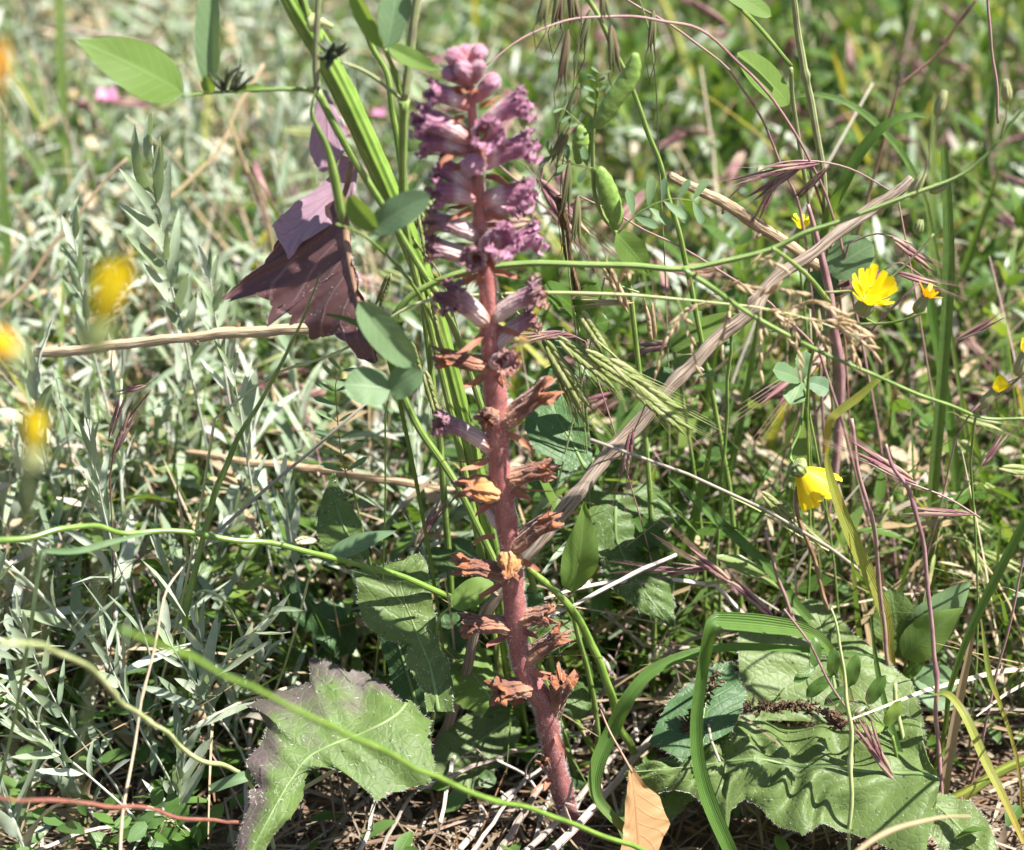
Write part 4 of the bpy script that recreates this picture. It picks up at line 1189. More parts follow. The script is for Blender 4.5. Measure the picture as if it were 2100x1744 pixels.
for (b, t, w, lab, mt) in [((1110, 1215, .035), (1060, 1300, .03), 60, 'dark green leaf showing behind the broomrape stem', 'oxtongue_dark'), ((1090, 1330, .03), (1195, 1290, .04), 70, 'pale green leaf behind the lowest pair of withered flowers', 'oxtongue'),
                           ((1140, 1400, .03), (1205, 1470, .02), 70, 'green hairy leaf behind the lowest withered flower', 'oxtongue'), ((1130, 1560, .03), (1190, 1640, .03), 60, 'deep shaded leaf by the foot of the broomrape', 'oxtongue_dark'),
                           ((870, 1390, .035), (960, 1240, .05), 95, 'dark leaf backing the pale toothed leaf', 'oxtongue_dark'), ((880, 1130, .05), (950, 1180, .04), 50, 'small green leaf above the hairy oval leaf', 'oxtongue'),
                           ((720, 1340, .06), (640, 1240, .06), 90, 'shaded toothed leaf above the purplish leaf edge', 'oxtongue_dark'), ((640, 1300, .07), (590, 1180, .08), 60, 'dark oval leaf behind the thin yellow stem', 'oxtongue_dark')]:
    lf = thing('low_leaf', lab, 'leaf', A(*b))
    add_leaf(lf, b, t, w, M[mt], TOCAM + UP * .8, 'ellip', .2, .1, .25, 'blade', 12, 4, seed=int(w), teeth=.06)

# ------------------------------------------------------------------ the purple leaf
pl = thing('purple_leaf', 'dark purple jagged hairy leaf hanging beside the thick green stem', 'leaf', A(712, 345, .028))
pp, pn = A(660, 560, .028), Vector((-.25, -.85, .35))
prow = [((700, 400), (577, 478), (704, 400)), ((704, 430), (540, 542), (709, 430)), ((707, 455), (507, 566), (712, 455)), ((709, 472), (451, 613), (714, 472)), ((711, 490), (490, 613), (716, 490)), ((714, 505), (531, 605), (719, 505)), ((717, 520), (557, 622), (722, 520)), ((719, 534), (551, 672), (726, 534)), ((721, 545), (566, 634), (729, 545)),
        ((724, 560), (596, 645), (733, 560)), ((728, 578), (598, 667), (738, 576)), ((732, 594), (624, 660), (742, 592)), ((737, 612), (636, 699), (748, 608)), ((741, 628), (661, 692), (752, 625)), ((746, 648), (690, 686), (756, 645)), ((751, 670), (712, 701), (760, 665)), ((760, 700), (734, 734), (768, 695)), ((772, 742), (766, 746), (776, 738))]
mb = trace_leaf(prow, pp, pn, .0030, 5, 8, 3.3, .0005, 6)
b = part(mb, 'blade', M['purple'], pl)
hb = bristles(mb, 500, .0010, 3, pn.normalized(), .00004)
k = 17
q = edge_hairs([mb.v[i * k + 16] for i in range(len(mb.v) // k)], 260, .0016, 4, pp)
off = len(hb.v); hb.v += q.v; hb.t += q.t; hb.f += [tuple(a + off for a in f) for f in q.f]
h = hb.build('bristles', M['hair'], b, ORIG[pl.name]); h['kind'] = 'stuff'
rib = MB(); rib.tube([mb.v[i * k + 8] + pn.normalized() * .0005 for i in range(len(mb.v) // k)], [.0017 - .0012 * i / (len(mb.v) // k) for i in range(len(mb.v) // k)], 8)
part(rib, 'midrib', M['stem_brown'], pl)
pq = pp + pn.normalized() * .004
mb = trace_leaf([((735, 330), (700, 318), (735, 350)), ((715, 362), (690, 348), (722, 420)), ((680, 400), (655, 382), (672, 468)), ((640, 440), (612, 412), (620, 497)), ((605, 470), (584, 436), (592, 534)), ((580, 482), (570, 450), (584, 512)), ((562, 470), (558, 464), (568, 488))], pq, Vector((-.1, -.8, .55)), .0016, 5, 5, 4.1)
part(mb, 'folded_lobe', M['lilac'], pl)
mb = trace_leaf([((662, 184), (655, 190), (670, 186)), ((668, 220), (645, 234), (695, 235)), ((672, 265), (636, 280), (712, 275)), ((672, 305), (635, 312), (705, 312)), ((668, 335), (645, 335), (690, 335)), ((664, 354), (658, 352), (670, 352))], A(668, 270, .036), Vector((-.15, -.85, .45)), .0012, 5, 5, 6.0)
part(mb, 'upper_lobe', M['lilac'], pl)
add_stem(pl, [(722, 330), (712, 380), (701, 420), (703, 470)], .032, .026, [14, 12, 9, 8], M['stem_brown'], 'leaf_stalk')

# ------------------------------------------------------------------ thick green stem and the pea-like plants beside it
tk = thing('thick_stem', 'thick smooth ribbed green stem slanting behind the purple leaf', 'plant', A(960, 900, .05))
P = add_stem(tk, [(575, -40), (612, 25), (655, 95), (700, 180), (745, 275), (785, 365), (830, 470), (872, 580), (905, 690), (935, 800)], .045, .045, [40, 44, 46, 46, 44, 42, 38, 36, 34], M['stem_bright'], n=40, ground=True, wob=.10, ridge=(10, .16))
add_stem(tk, [(632, 45), (625, 10), (612, -30)], .043, .043, [16, 14, 13], M['stem_green'], 'side_shoot')
mb = MB(); p0 = A(640, 48, .037); mb.tube(cr([p0, p0 + Vector((.004, -.002, .001)), p0 + Vector((.007, -.001, -.001))], 3), [.0035, .0036, .0015, .0015, .001, .001, .001][:7], 8)
part(mb, 'leaf_scar', M['stem_pale'], tk)
one_stem('green_plant', 'slim bright stem running close along the thick green stem', 'plant', [(735, 0), (760, 90), (790, 150), (800, 210), (822, 330), (835, 420)], .055, .055, [12, 14, 14], M['stem_green'], ground=True)

bitA = thing('pea_plant', 'ribbed green stem with a bent node and glossy oval leaflets by the purple leaf', 'plant', A(950, 760, .03))
add_stem(bitA, [(655, -30), (650, 60), (648, 130), (650, 185)], .02, .02, [13, 14, 15], M['stem_dull'], 'upper_stem', n=10)
add_stem(bitA, [(650, 185), (690, 265), (740, 350), (790, 430), (850, 530), (905, 620), (950, 720)], .02, .03, [17, 15, 14, 14], M['stem_green'], n=10, ground=True)
add_stem(bitA, [(650, 185), (590, 183), (500, 186), (420, 192), (372, 198)], .02, .01, [11, 9, 7, 5], M['stem_green'], 'leaf_branch')
add_leaf(bitA, (374, 190, .010), (156, 84, .0), 118, M['ovate'], TOCAM + Vector((.1, 0, .35)), 'lance', .10, .05, .05, 'leaflet', 18, 5, seed=1)
add_leaf(bitA, (436, 190, .014), (437, -45, .03), 62, M['bluegreen'], TOCAM + Vector((-.5, 0, .2)), 'ellip', .45, .03, .03, 'leaflet', 16, 5, seed=2)
add_leaf(bitA, (432, 192, .012), (420, 155, .008), 26, M['ovate'], TOCAM, 'ellip', .3, .05, .05, 'leaflet', seed=2)
add_leaf(bitA, (480, 190, .012), (545, 178, .008), 20, M['ovate'], TOCAM + UP, 'lance', .3, .05, .05, 'leaflet', seed=4)
for i in range(9):
    rg = random.Random(i)
    mb = MB(); p0 = A(470 + rg.uniform(-18, 14), 186, .012); e = p0 + Vector((rg.uniform(-.006, .008), rg.uniform(-.004, .004), rg.uniform(.006, .012)))
    mb.tube(cr([p0, p0.lerp(e, .5) + Vector((rg.uniform(-.002, .002), 0, .001)), e], 3), [.0008, .0008, .0007, .0006, .0004, .0003, .0001], 4)
    part(mb, 'calyx_tooth', M['seedhead'], bitA)
add_stem(bitA, [(648, 185), (640, 235), (670, 300), (685, 360), (698, 430), (700, 455)], .006, .012, [2, 9, 14, 22, 22, 10], M['stem_green'], 'side_blade', n=6, wob=0)
bitB = thing('pea_plant', 'tall ribbed stem with paired oval leaves beside the broomrape top', 'plant', A(840, 650, .03))
add_stem(bitB, [(860, -40), (850, 30), (840, 120), (828, 205)], .025, .025, [20, 19, 18, 16], M['stem_dull'], 'upper_stem', n=10)
add_stem(bitB, [(828, 205), (826, 300), (826, 400), (832, 470), (850, 560), (880, 660)], .025, .04, [20, 17, 16, 15], M['stem_green'], n=10, ground=True, nodes=(0.02,))
add_stem(bitB, [(826, 202), (812, 160), (798, 120), (790, 100)], .025, .022, [13, 11, 9], M['stem_green'], 'leaf_branch')
add_leaf(bitB, (788, 102, .022), (705, -55, .03), 40, M['ovate'], TOCAM + Vector((-.7, 0, .0)), 'lance', .5, .02, .03, 'leaflet', seed=1)
add_leaf(bitB, (793, 98, .022), (818, -60, .03), 66, M['bluegreen'], TOCAM + Vector((.5, 0, .5)), 'ellip', .3, .03, .03, 'leaflet', seed=3)
add_leaf(bitB, (796, 96, .022), (903, 144, .016), 42, M['ovate'], TOCAM + Vector((0, 0, .5)), 'lance', .4, -.10, .08, 'leaflet', seed=4)
add_stem(bitB, [(826, 203), (800, 185), (770, 160), (735, 140), (700, 128)], .025, .015, [9, 8, 8, 7], M['stem_dull'], 'flower_stalk')
hd = MB(); rg = random.Random(9)
for i in range(16):
    p0 = A(680, 108, .014); d = Vector((rg.uniform(-1, 1), rg.uniform(-1, 1), rg.uniform(-.5, 1.2))).normalized()
    e = p0 + d * rg.uniform(.004, .0085)
    hd.tube(cr([p0, p0.lerp(e, .6), e + Vector((0, 0, .001))], 3), [.0014, .0016, .0014, .0011, .0008, .0004, .0001], 5, rg.random())
part(hd, 'seed_head', M['seedhead'], bitB)
bitC = thing('pea_plant', 'stalk with glaucous oval leaflets below the thick green stem', 'plant', A(860, 860, .04))
add_stem(bitC, [(690, 460), (740, 480), (800, 530), (850, 590), (890, 660)], -.026, .03, [5, 7, 8], M['stem_green'], 'leaf_stalk', ground=True)
add_leaf(bitC, (772, 472, -.026), (714, 402, -.022), 56, M['ovate'], TOCAM + Vector((-.3, 0, -.5)), 'ellip', .3, .04, .04, 'leaflet', seed=1)
add_leaf(bitC, (765, 472, -.026), (884, 402, -.032), 72, M['bluegreen'], TOCAM + Vector((0, 0, .4)), 'ellip', .18, .04, .04, 'leaflet', seed=2)
add_leaf(bitC, (735, 618, -.024), (852, 752, -.030), 72, M['bluegreen'], TOCAM + Vector((-.4, 0, .2)), 'ellip', .35, .05, .05, 'leaflet', seed=5)
add_leaf(bitC, (800, 800, -.030), (706, 790, -.034), 84, M['bluegreen'], TOCAM + Vector((0, 0, .5)), 'round', .10, .05, .06, 'leaflet', seed=6)
add_leaf(bitC, (800, 805, -.030), (866, 760, -.032), 66, M['bluegreen'], TOCAM + Vector((.2, 0, .5)), 'round', .25, .05, .06, 'leaflet', seed=7)
add_stem(bitC, [(852, 752), (820, 770), (800, 802), (790, 850)], -.030, .02, 4, M['stem_green'], 'leaf_stalk', ground=True)

# ------------------------------------------------------------------ long stems that cross the picture
LS = [
 ('grass_plant', 'long jointed bright green stem zigzagging in front of the silvery plants', [(-40, 1105), (10, 1103), (70, 1098), (130, 1082), (190, 1082), (245, 1094), (310, 1092), (390, 1092), (480, 1105), (600, 1126), (680, 1146), (740, 1160), (830, 1186), (930, 1222), (1000, 1250)], -.06, .03, [14, 13, 11, 12, 12, 13, 12], 'stem_bright', True, (.36,)),
 ('grass_plant', 'long blurred green stem slanting across the purplish hairy leaf', [(250, 1290), (380, 1345), (520, 1412), (640, 1470), (760, 1528), (870, 1582), (990, 1630), (1110, 1668), (1220, 1705), (1340, 1750), (1400, 1775)], -.22, -.05, [11, 12, 12, 11, 10], 'stem_bright', False, (.1, .62)),
 ('grass_plant', 'pale bent grass stem with a kink arching over the silvery plants', [(-40, 1310), (60, 1318), (130, 1338), (190, 1375), (240, 1430), (280, 1462), (340, 1505), (400, 1550), (460, 1572), (500, 1590)], -.19, -.03, [12, 11, 11, 10, 10, 9], 'stem_pale', True, (.55,)),
 ('grass_plant', 'thin red stem lying low over the bare soil', [(-40, 1632), (100, 1644), (240, 1654), (340, 1668), (440, 1684), (490, 1690)], -.16, -.05, [7, 8, 8, 7], 'stem_red', True, ()),
 ('straw', 'bleached straw hanging from the yellowed grass across the red stem', [(375, 1165), (345, 1215), (318, 1310), (296, 1410), (276, 1520), (262, 1610), (250, 1700), (243, 1780)], -.02, -.10, [4, 6, 6, 7, 7], 'straw', False, (.45,)),
 ('grass_plant', 'olive jointed grass stem rising beside the purple leaf tips', [(655, 560), (640, 610), (605, 690), (556, 785), (500, 880), (455, 975), (425, 1060), (402, 1150), (385, 1240), (370, 1330)], .012, .02, [3, 6, 9, 12, 12, 13, 14], 'stem_green', True, (.62, .8)),
 ('grass_plant', 'thin yellow stem arching down to the twigs beside the purplish hairy leaf', [(380, 1240), (405, 1216), (430, 1210), (455, 1225), (490, 1290), (520, 1370), (545, 1440), (560, 1500)], .03, .03, [5, 6, 6, 7], 'stem_pale', True, ()),
 ('dry_stick', 'pale brown dry stick lying level behind the yellow flower', [(70, 722), (150, 717), (250, 708), (360, 694), (470, 685), (580, 679), (690, 672), (790, 668)], .10, .07, [20, 22, 20, 22, 24, 20], 'twig_brown', False, ()),
 ('dry_stick', 'dull reddish stick half hidden in the silvery plants', [(380, 930), (480, 942), (600, 958), (700, 972), (810, 990), (960, 1012)], .12, .09, [12, 16, 18, 18, 15], 'twig_brown', False, ()),
 ('dry_branch', 'stout dry grey-brown branch leaning up behind the broomrape', [(1872, 366, .085), (1830, 402, .082), (1770, 440, .08), (1680, 505, .074), (1600, 565, .068), (1530, 640, .062), (1450, 715, .056), (1370, 800, .05), (1290, 890, .044), (1205, 985, .036), (1140, 1068, .03), (1080, 1140, .026), (1020, 1220, .025), (970, 1300, .025)], .085, .025, [20, 24, 27, 25, 29, 28, 30, 33, 30, 33, 28, 25, 22], 'twig', True, (.35, .62)),
 ('dry_branch', 'short brown dry branch sloping beyond the leaning branch', [(1372, 360), (1420, 385), (1470, 410), (1530, 448), (1590, 488), (1680, 545)], .09, .11, [17, 22, 24, 24, 22], 'twig_brown', False, ()),
 ('dry_twig', 'broken upright twig stub beside the flowering spike', [(1146, 408), (1152, 440), (1160, 480), (1168, 525), (1180, 590, .07), (1200, 700, .08)], .05, .085, [18, 20, 18, 17, 14, 10], 'twig_brown', False, ()),
 ('grass_plant', 'thick green stem sloping away beside the lower broomrape', [(1085, 1160), (1130, 1205), (1180, 1262), (1215, 1325), (1240, 1390), (1258, 1440), (1275, 1500)], .012, .02, [14, 16, 17, 18, 17], 'stem_bright', True, ()),
 ('grass_plant', 'long purple grass stem arching high over the oats', [(995, 132), (1050, 90), (1110, 58), (1180, 38), (1260, 32), (1340, 38), (1420, 58), (1500, 110), (1570, 190), (1640, 290), (1690, 390), (1720, 480)], .05, .11, [4, 5, 6, 6, 6], 'stem_purple', True, ()),
 ('grass_plant', 'straight slim green stem behind the vetch pods', [(1195, -30), (1240, 60), (1290, 170), (1340, 300), (1370, 400), (1400, 520), (1430, 640)], .07, .08, [10, 11, 11, 11], 'stem_green', True, ()),
 ('grass_plant', 'thin purple stem crossing beyond the short brown branch', [(1280, 0), (1430, 90), (1530, 190), (1600, 330), (1640, 430), (1660, 560)], .10, .11, [5, 5, 6], 'stem_purple', True, ()),
 ('grass_plant', 'reddish stem running up to the vetch leaves', [(1190, 405), (1280, 450), (1400, 510), (1520, 580), (1600, 640), (1680, 720)], .07, .09, [4, 5, 6], 'stem_purple', True, ()),
 ('grass_plant', 'upright green stem with purple knee beside the nodding yellow head', [(1500, 620), (1492, 780), (1488, 900), (1478, 1000), (1470, 1150)], .06, .07, [7, 7, 8], 'stem_green', True, (.6,)),
 ('grass_plant', 'brown-red stalk standing through the yellow flower head', [(1634, 1000), (1638, 1070), (1672, 1160), (1700, 1260), (1730, 1340)], .045, .05, [8, 9, 8, 9], 'stem_brown', True, (.25,)),
 ('grass_plant', 'dark purple-brown stalk in front of the nodding yellow flower', [(1572, 1090), (1590, 1170), (1625, 1260), (1660, 1330), (1690, 1420)], .04, .045, [7, 8, 8], 'stem_purple', True, (.5,)),
 ('grass_plant', 'violet grass stem beside the yellowing blade', [(1745, 860), (1760, 960), (1790, 1080), (1800, 1180), (1815, 1300), (1830, 1420)], .03, .03, [9, 9, 9], 'stem_purple', True, ()),
 ('grass_plant', 'purple and green stem with a raised joint beside the broad oval leaves', [(1815, 910), (1830, 960), (1862, 1010), (1890, 1100), (1905, 1220), (1918, 1340), (1922, 1440), (1925, 1560), (1928, 1680)], .01, -.01, [7, 8, 9, 10, 10, 10], 'stem_purple', True, (.28, .62)),
 ('grass_plant', 'broad violet grass stem rising past the leaning branch', [(2026, -20), (2030, 60), (2042, 160), (2050, 250)], .12, .12, [6, 6], 'stem_purple', False, ()),
 ('grass_plant', 'grey-green woody stem with a knuckle bearing the bright oval leaves', [(1626, -20), (1636, 60), (1646, 130), (1660, 200), (1680, 300), (1690, 400)], .11, .12, [14, 14, 15, 16, 13, 12], 'stem_dull', True, (.42,)),
 ('grass_plant', 'flat violet grass stem crossing behind the end of the dry branch', [(1660, 420), (1682, 500), (1696, 580), (1712, 680), (1724, 780), (1722, 880), (1705, 1000), (1700, 1060)], .095, .10, [8, 14, 18, 20, 17, 14, 9], 'stem_purple', True, ()),
 ('grass_plant', 'pale green stem standing in front of the smooth broad leaf', [(1838, 1400), (1845, 1480), (1855, 1560), (1862, 1640), (1866, 1744)], .005, -.01, [9, 10, 11], 'stem_pale', True, ()),
 ('grass_plant', 'thin dull stem standing over the wrinkled leaf', [(1703, 1250), (1722, 1320), (1735, 1420), (1742, 1500), (1745, 1580), (1742, 1690), (1744, 1760)], -.02, -.035, [4, 7, 9, 10, 7, 6], 'stem_pale', True, (.55,)),
 ('grass_plant', 'hazy tan stem curving over the olive leaf tip', [(1740, 1760), (1790, 1722), (1850, 1695), (1910, 1680), (1990, 1672)], -.14, -.12, [10, 12, 10, 5], 'straw', False, ()),
 ('grass_plant', 'thick yellow stalk slanting in beside the olive leaf tip', [(2140, 1540), (2060, 1580), (1990, 1618), (1930, 1655), (1900, 1680)], .0, -.005, [20, 22, 24, 24, 20], 'grass_yellow', True, ()),
 ('grass_plant', 'thin violet stalk standing beside the tan dead blade', [(2110, 1080), (2075, 1260), (2045, 1380), (2020, 1480), (1985, 1640)], .0, .0, [4, 6, 6, 7], 'stem_purple', True, ()),
 ('straw', 'pale bleached twig level below the purple spikelets', [(1085, 1235), (1180, 1208), (1280, 1192), (1390, 1192), (1470, 1200)], .035, .06, [6, 9, 9, 9], 'twig_pale', True, ()),
 ('straw', 'long grey straw rising from the withered flowers past the spear-shaped leaf', [(1040, 1350), (1090, 1280), (1150, 1252), (1230, 1215), (1310, 1170), (1385, 1138)], .0, .035, [5, 7, 8, 9, 9, 8], 'twig_pale', False, ()),
 ('grass_plant', 'thin brown stem rising behind the oat spikelets', [(1660, 350), (1690, 450), (1720, 560), (1730, 700)], .12, .12, 5, 'stem_brown', True, ()),
 ('straw', 'pale straw slanting steeply down behind the tall blurred yellow flower', [(262, 325), (190, 405), (120, 490), (50, 580), (-20, 650)], .24, .20, [7, 9, 10, 10, 10], 'straw', True, ()),
 ('straw', 'pinkish dry stalk lying level beyond the large oval leaf', [(105, 55), (170, 66), (260, 82), (330, 95)], .62, .60, [9, 10, 10, 8], 'twig_pale', False, ()),
 ('straw', 'bleached straw standing beyond the dark seed heads', [(470, 250), (500, 330), (540, 430), (565, 540)], .30, .28, [6, 8, 9, 9], 'straw', True, ()),
 ('straw', 'brownish straw sloping beyond the jagged purple leaf', [(540, 130), (490, 220), (430, 330), (330, 420)], .34, .3, [7, 8, 9, 8], 'straw', True, ()),
 ('grass_plant', 'thin brown forked stalk among the leafy herbs', [(2010, -10), (1960, 60), (1900, 130), (1840, 180)], .2, .2, 7, 'stem_brown', True, ()),
]
for nm, lab, pts, y0, y1, w, mt, gr, nd in LS:
    one_stem(nm, lab, 'branch' if nm in ('dry_branch', 'dry_stick', 'dry_twig') else 'stem', pts, y0, y1, w, M[mt], n=14 if nm.startswith('dry') else 8, ground=gr, nodes=nd, wob=.22 if nm.startswith('dry') else .07, sub=8 if nm.startswith('dry') else 5)

# ------------------------------------------------------------------ blades
BL = [
 ('bent grass blade snapped over in a sharp knee beside the wrinkled leaf', [(1520, 1790, -.05), (1490, 1730, -.05), (1452, 1640, -.045), (1432, 1560, -.04), (1428, 1480, -.035), (1440, 1380, -.03), (1455, 1300, -.03), (1466, 1276, -.028), (1490, 1276, -.025), (1560, 1282, -.015), (1650, 1296, -.005), (1700, 1330, -.005), (1735, 1400, -.005), (1760, 1480, -.01)], [26, 30, 32, 28, 26, 24, 26, 30, 38, 40, 30, 18, 10, 5], 'grass', .5),
 ('curved grass blade looping round the bleached twigs', [(1790, 1345, .0), (1700, 1338, .0), (1600, 1330, -.01), (1500, 1328, -.015), (1420, 1340, -.02), (1340, 1375, -.025), (1290, 1430, -.03), (1255, 1500, -.03), (1225, 1570, -.035), (1222, 1630, -.04), (1260, 1680, -.045), (1310, 1730, -.05), (1350, 1780, -.055)], [4, 10, 14, 18, 20, 24, 28, 32, 32, 24, 20, 18, 14], 'grass', .5),
 ('yellow-green grass blade slanting over the broad oval leaves', [(1695, 925, .03), (1700, 970, .03), (1722, 1040, .03), (1750, 1110, .03), (1790, 1200, .032), (1815, 1260, .035), (1822, 1330, .035)], [8, 18, 26, 30, 28, 24, 10], 'grass_yellow', .25),
 ('yellow blade folding over from the crossing stem', [(1832, 760, .02), (1800, 780, .02), (1760, 815, .02), (1720, 845, .02), (1700, 870, .02), (1692, 930, .025)], [3, 10, 18, 18, 16, 12], 'grass_yellow', .3),
 ('broad green grass blade bowing over beyond the dry branch', [(1900, 240, .11), (1860, 238, .11), (1810, 262, .11), (1760, 320, .11), (1725, 390, .11), (1700, 440, .115), (1680, 520, .12)], [5, 14, 22, 24, 22, 18, 14], 'grass', .3),
 ('thin pale blade crossing behind the bowing blade', [(1600, 205, .13), (1680, 195, .13), (1760, 225, .13), (1830, 290, .13), (1870, 350, .13), (1900, 420, .13)], [3, 12, 16, 14, 12, 8], 'grass', .3),
 ('upright green grass blade with ribs among the leafy herbs', [(2098, 380, .12), (2040, 560, .12), (1950, 480, .13)], [2, 3, 3], 'grass', .3),
 ('tall straight green blade beside the half-closed yellow head', [(1935, 300, .10), (1942, 420, .10), (1945, 540, .10), (1940, 660, .10), (1930, 800, .10), (1920, 920, .10), (1912, 1010, .10)], [16, 22, 26, 24, 24, 24, 20], 'grass', .3),
 ('bright green blade leaning behind the yellow buds', [(1895, 560, .12), (1910, 640, .12), (1930, 760, .12), (1950, 880, .12), (1960, 1000, .12)], [14, 20, 20, 20, 16], 'grass', .3),
 ('long pale blade rising over the brown litter', [(2130, 1010, .0), (2090, 1090, .0), (2050, 1170, .0), (2010, 1250, .0), (1975, 1330, .0), (1945, 1420, .0)], [10, 18, 19, 16, 12, 8], 'grass', .3),
 ('drooping two-toned blade bending down over the yellow stalk', [(1915, 1425, -.01), (1945, 1425, -.012), (1980, 1470, -.02), (2020, 1560, -.03), (2060, 1640, -.04), (2100, 1730, -.05)], [3, 14, 18, 20, 16, 10], 'grass_yellow', .3),
 ('tan dead grass blade standing beside the yellow stalk', [(1995, 1290, .0), (1985, 1350, .0), (1970, 1420, .0), (1955, 1500, .0), (1940, 1590, .0), (1935, 1650, .0)], [8, 14, 18, 20, 20, 16], 'straw', .3),
 ('grey-green blade with brown edge sloping under the purple spikelets', [(1370, 975, .045), (1430, 1030, .045), (1500, 1095, .045), (1580, 1170, .045), (1650, 1260, .045), (1740, 1350, .045)], [8, 20, 22, 20, 16, 12], 'grass', .4),
 ('green blade running beside the dry branch', [(1130, 1080, .035), (1200, 990, .04), (1270, 900, .05), (1330, 820, .06), (1400, 780, .07)], [6, 16, 26, 22, 8], 'grass', .3),
 ('dark narrow blade over the wrinkled leaf in the middle', [(1785, 1260, .0), (1800, 1380, .0), (1830, 1500, -.005), (1870, 1620, -.01), (1890, 1700, -.015)], [3, 12, 14, 16, 12], 'grass', .4),
 ('short drooping leaf of the long jointed stem', [(310, 1092, -.04), (230, 1112, -.045), (160, 1130, -.05), (85, 1130, -.05)], [4, 14, 13, 4], 'bluegreen', .3),
 ('grey-green arching blade in front of the purple leaf', [(680, 692, .02), (700, 700, .02), (672, 684, .015)], [3, 3, 3], 'grass', .3),
 ('thin grey blade bowing across the purple leaf teeth', [(668, 645, .012), (710, 655, .012), (755, 680, .012), (790, 720, .014), (812, 790, .02)], [4, 12, 12, 10, 6], 'grass', .3),
 ('slim yellowing grass blade pointing up beside the tan dead blade', [(2012, 1270, -.01), (2020, 1330, -.01), (2030, 1390, -.01), (2045, 1430, -.01)], [3, 12, 12, 5], 'grass_yellow', .3),
 ('pale blade tip with cut end beside the hairy leaf', [(575, 1680, -.03), (600, 1660, -.03), (540, 1590, -.03), (445, 1598, -.035)], [4, 4, 8, 4], 'grass', .3),
 ('short wide green blade below the purplish hairy leaf', [(430, 1620, -.04), (480, 1600, -.04), (520, 1588, -.035), (560, 1570, -.02)], [18, 24, 22, 10], 'bluegreen', .3),
]
for lab, pts, w, mt, fo in BL:
    if max(w) <= 8: continue
    one_blade('grass_plant', lab, 'grass', pts, 0, 0, w, M[mt], None, fo, ground=pts[-1][1] < 1500 and pts[0][1] < pts[-1][1] and 'folding over' not in lab)

# ------------------------------------------------------------------ yellow-flowered plant whose stem runs across the broomrape
def yellow_head(parent, base, tip, w, mat, seed, npet=15, splay=.35, inv=.5, root=None, wilt=0.0):
    rg = random.Random(seed)
    ax = tip - base; L = ax.length; d = ax / L
    S = d.orthogonal().normalized(); B = d.cross(S)
    k = w * .5
    mb = MB()
    Q = [base + d * L * inv * t for t in (0, .08, .3, .6, .85, 1.0)]
    mb.tube(Q, [k * .35, k * .62, k * .78, k * .66, k * .56, k * .52], 12, wob=.12, seed=seed)
    part(mb, 'involucre', M['involucre'], parent, root=root)
    for i in range(npet):
        a = 2 * math.pi * i / npet + rg.uniform(-.15, .15)
        o = S * math.cos(a) + B * math.sin(a)
        p = base + d * L * inv * .9 + o * k * .40
        sp = splay * rg.uniform(.5, 1.3)
        e = p + (d + o * sp).normalized() * (L * (1 - inv * .9)) * rg.uniform(.75, 1.08)
        m2 = MB()
        P = cr([p, p.lerp(e, .5) + o * k * .12, e + o * k * (wilt * rg.uniform(-.5, 1))], 3)
        n = len(P)
        m2.blade(P, [k * .30 * (.55 + .45 * math.sin(2.6 * (j + 1) / n)) for j in range(n)], o, -.3, rnd=rg.random(), nv=1)
        part(m2, 'petal', mat, parent, root=root)
hw = thing('yellow_hawkweed', 'branching green stem crossing the broomrape with yellow flower heads', 'plant', A(935, 1000, .03))
P0 = add_stem(hw, [(2110, 205), (2080, 245), (2052, 285), (2010, 330), (1960, 365), (1880, 395), (1800, 425), (1720, 455), (1650, 478), (1580, 512), (1490, 535), (1400, 552), (1300, 545), (1200, 543), (1100, 540), (1020, 546), (960, 556), (900, 576), (840, 610), (805, 660), (800, 730), (822, 800), (860, 880), (905, 945), (940, 1000)],
              .03, .02, [6, 7, 8, 10, 11, 12, 13, 14, 14, 14, 14, 15, 15, 14], M['stem_green'], n=10, ground=True, sub=4)
add_stem(hw, [(1400, 552, -.012), (1460, 590, -.012), (1530, 640, -.01), (1620, 690, -.01), (1700, 730, -.008), (1790, 768, -.006), (1880, 808, -.004), (1950, 832, -.002), (2020, 858, 0), (2110, 858, 0)], 0, 0, [13, 11, 10, 9, 8, 8, 7, 6], M['stem_green'], 'branch')
add_stem(hw, [(1585, 510, 0), (1620, 535, .01), (1660, 570, .02), (1700, 620, .03)], 0, 0, [9, 9, 10, 12], M['stem_green'], 'branch')
add_stem(hw, [(2052, 285, .028), (2064, 235, .028), (2066, 205, .028)], 0, 0, [4, 4, 3], M['stem_brown'], 'branch')
add_stem(hw, [(1880, 395, .02), (1905, 330, .02), (1908, 290, .02), (1922, 240, .02)], 0, 0, [4, 4, 3], M['stem_dull'], 'branch')
add_stem(hw, [(1690, 600, .03), (1760, 595, .03), (1820, 575, .03), (1880, 520, .03), (1915, 480, .03)], 0, 0, [6, 6, 5], M['stem_dull'], 'branch')
for (b, t) in [((1922, 236, .02), (1938, 186, .02)), ((2066, 208, .028), (2062, 164, .028)), ((1905, 392, .03), (1945, 378, .03)), ((1868, 405, .03), (1895, 355, .03)), ((1880, 480, .03), (1888, 450, .03))]:
    mb = MB(); B_, T_ = A(*b), A(*t)
    k = mpp(B_)
    mb.tube([B_.lerp(T_, q) for q in (0, .15, .4, .7, 1)], [6 * k, 10 * k, 12 * k, 10 * k, 6 * k], 10, wob=.1, seed=b[0])
    part(mb, 'closed_bud', M['involucre'], hw)
hw2 = thing('yellow_hawkweed', 'thin stalk with an open and a half-closed yellow head above the purple spikelets', 'plant', A(1760, 830, .04))
add_stem(hw2, [(1900, 640), (1840, 660), (1780, 665), (1720, 668), (1680, 690), (1660, 760), (1655, 840)], .025, .05, [5, 6, 7, 7], M['stem_green'], ground=True)
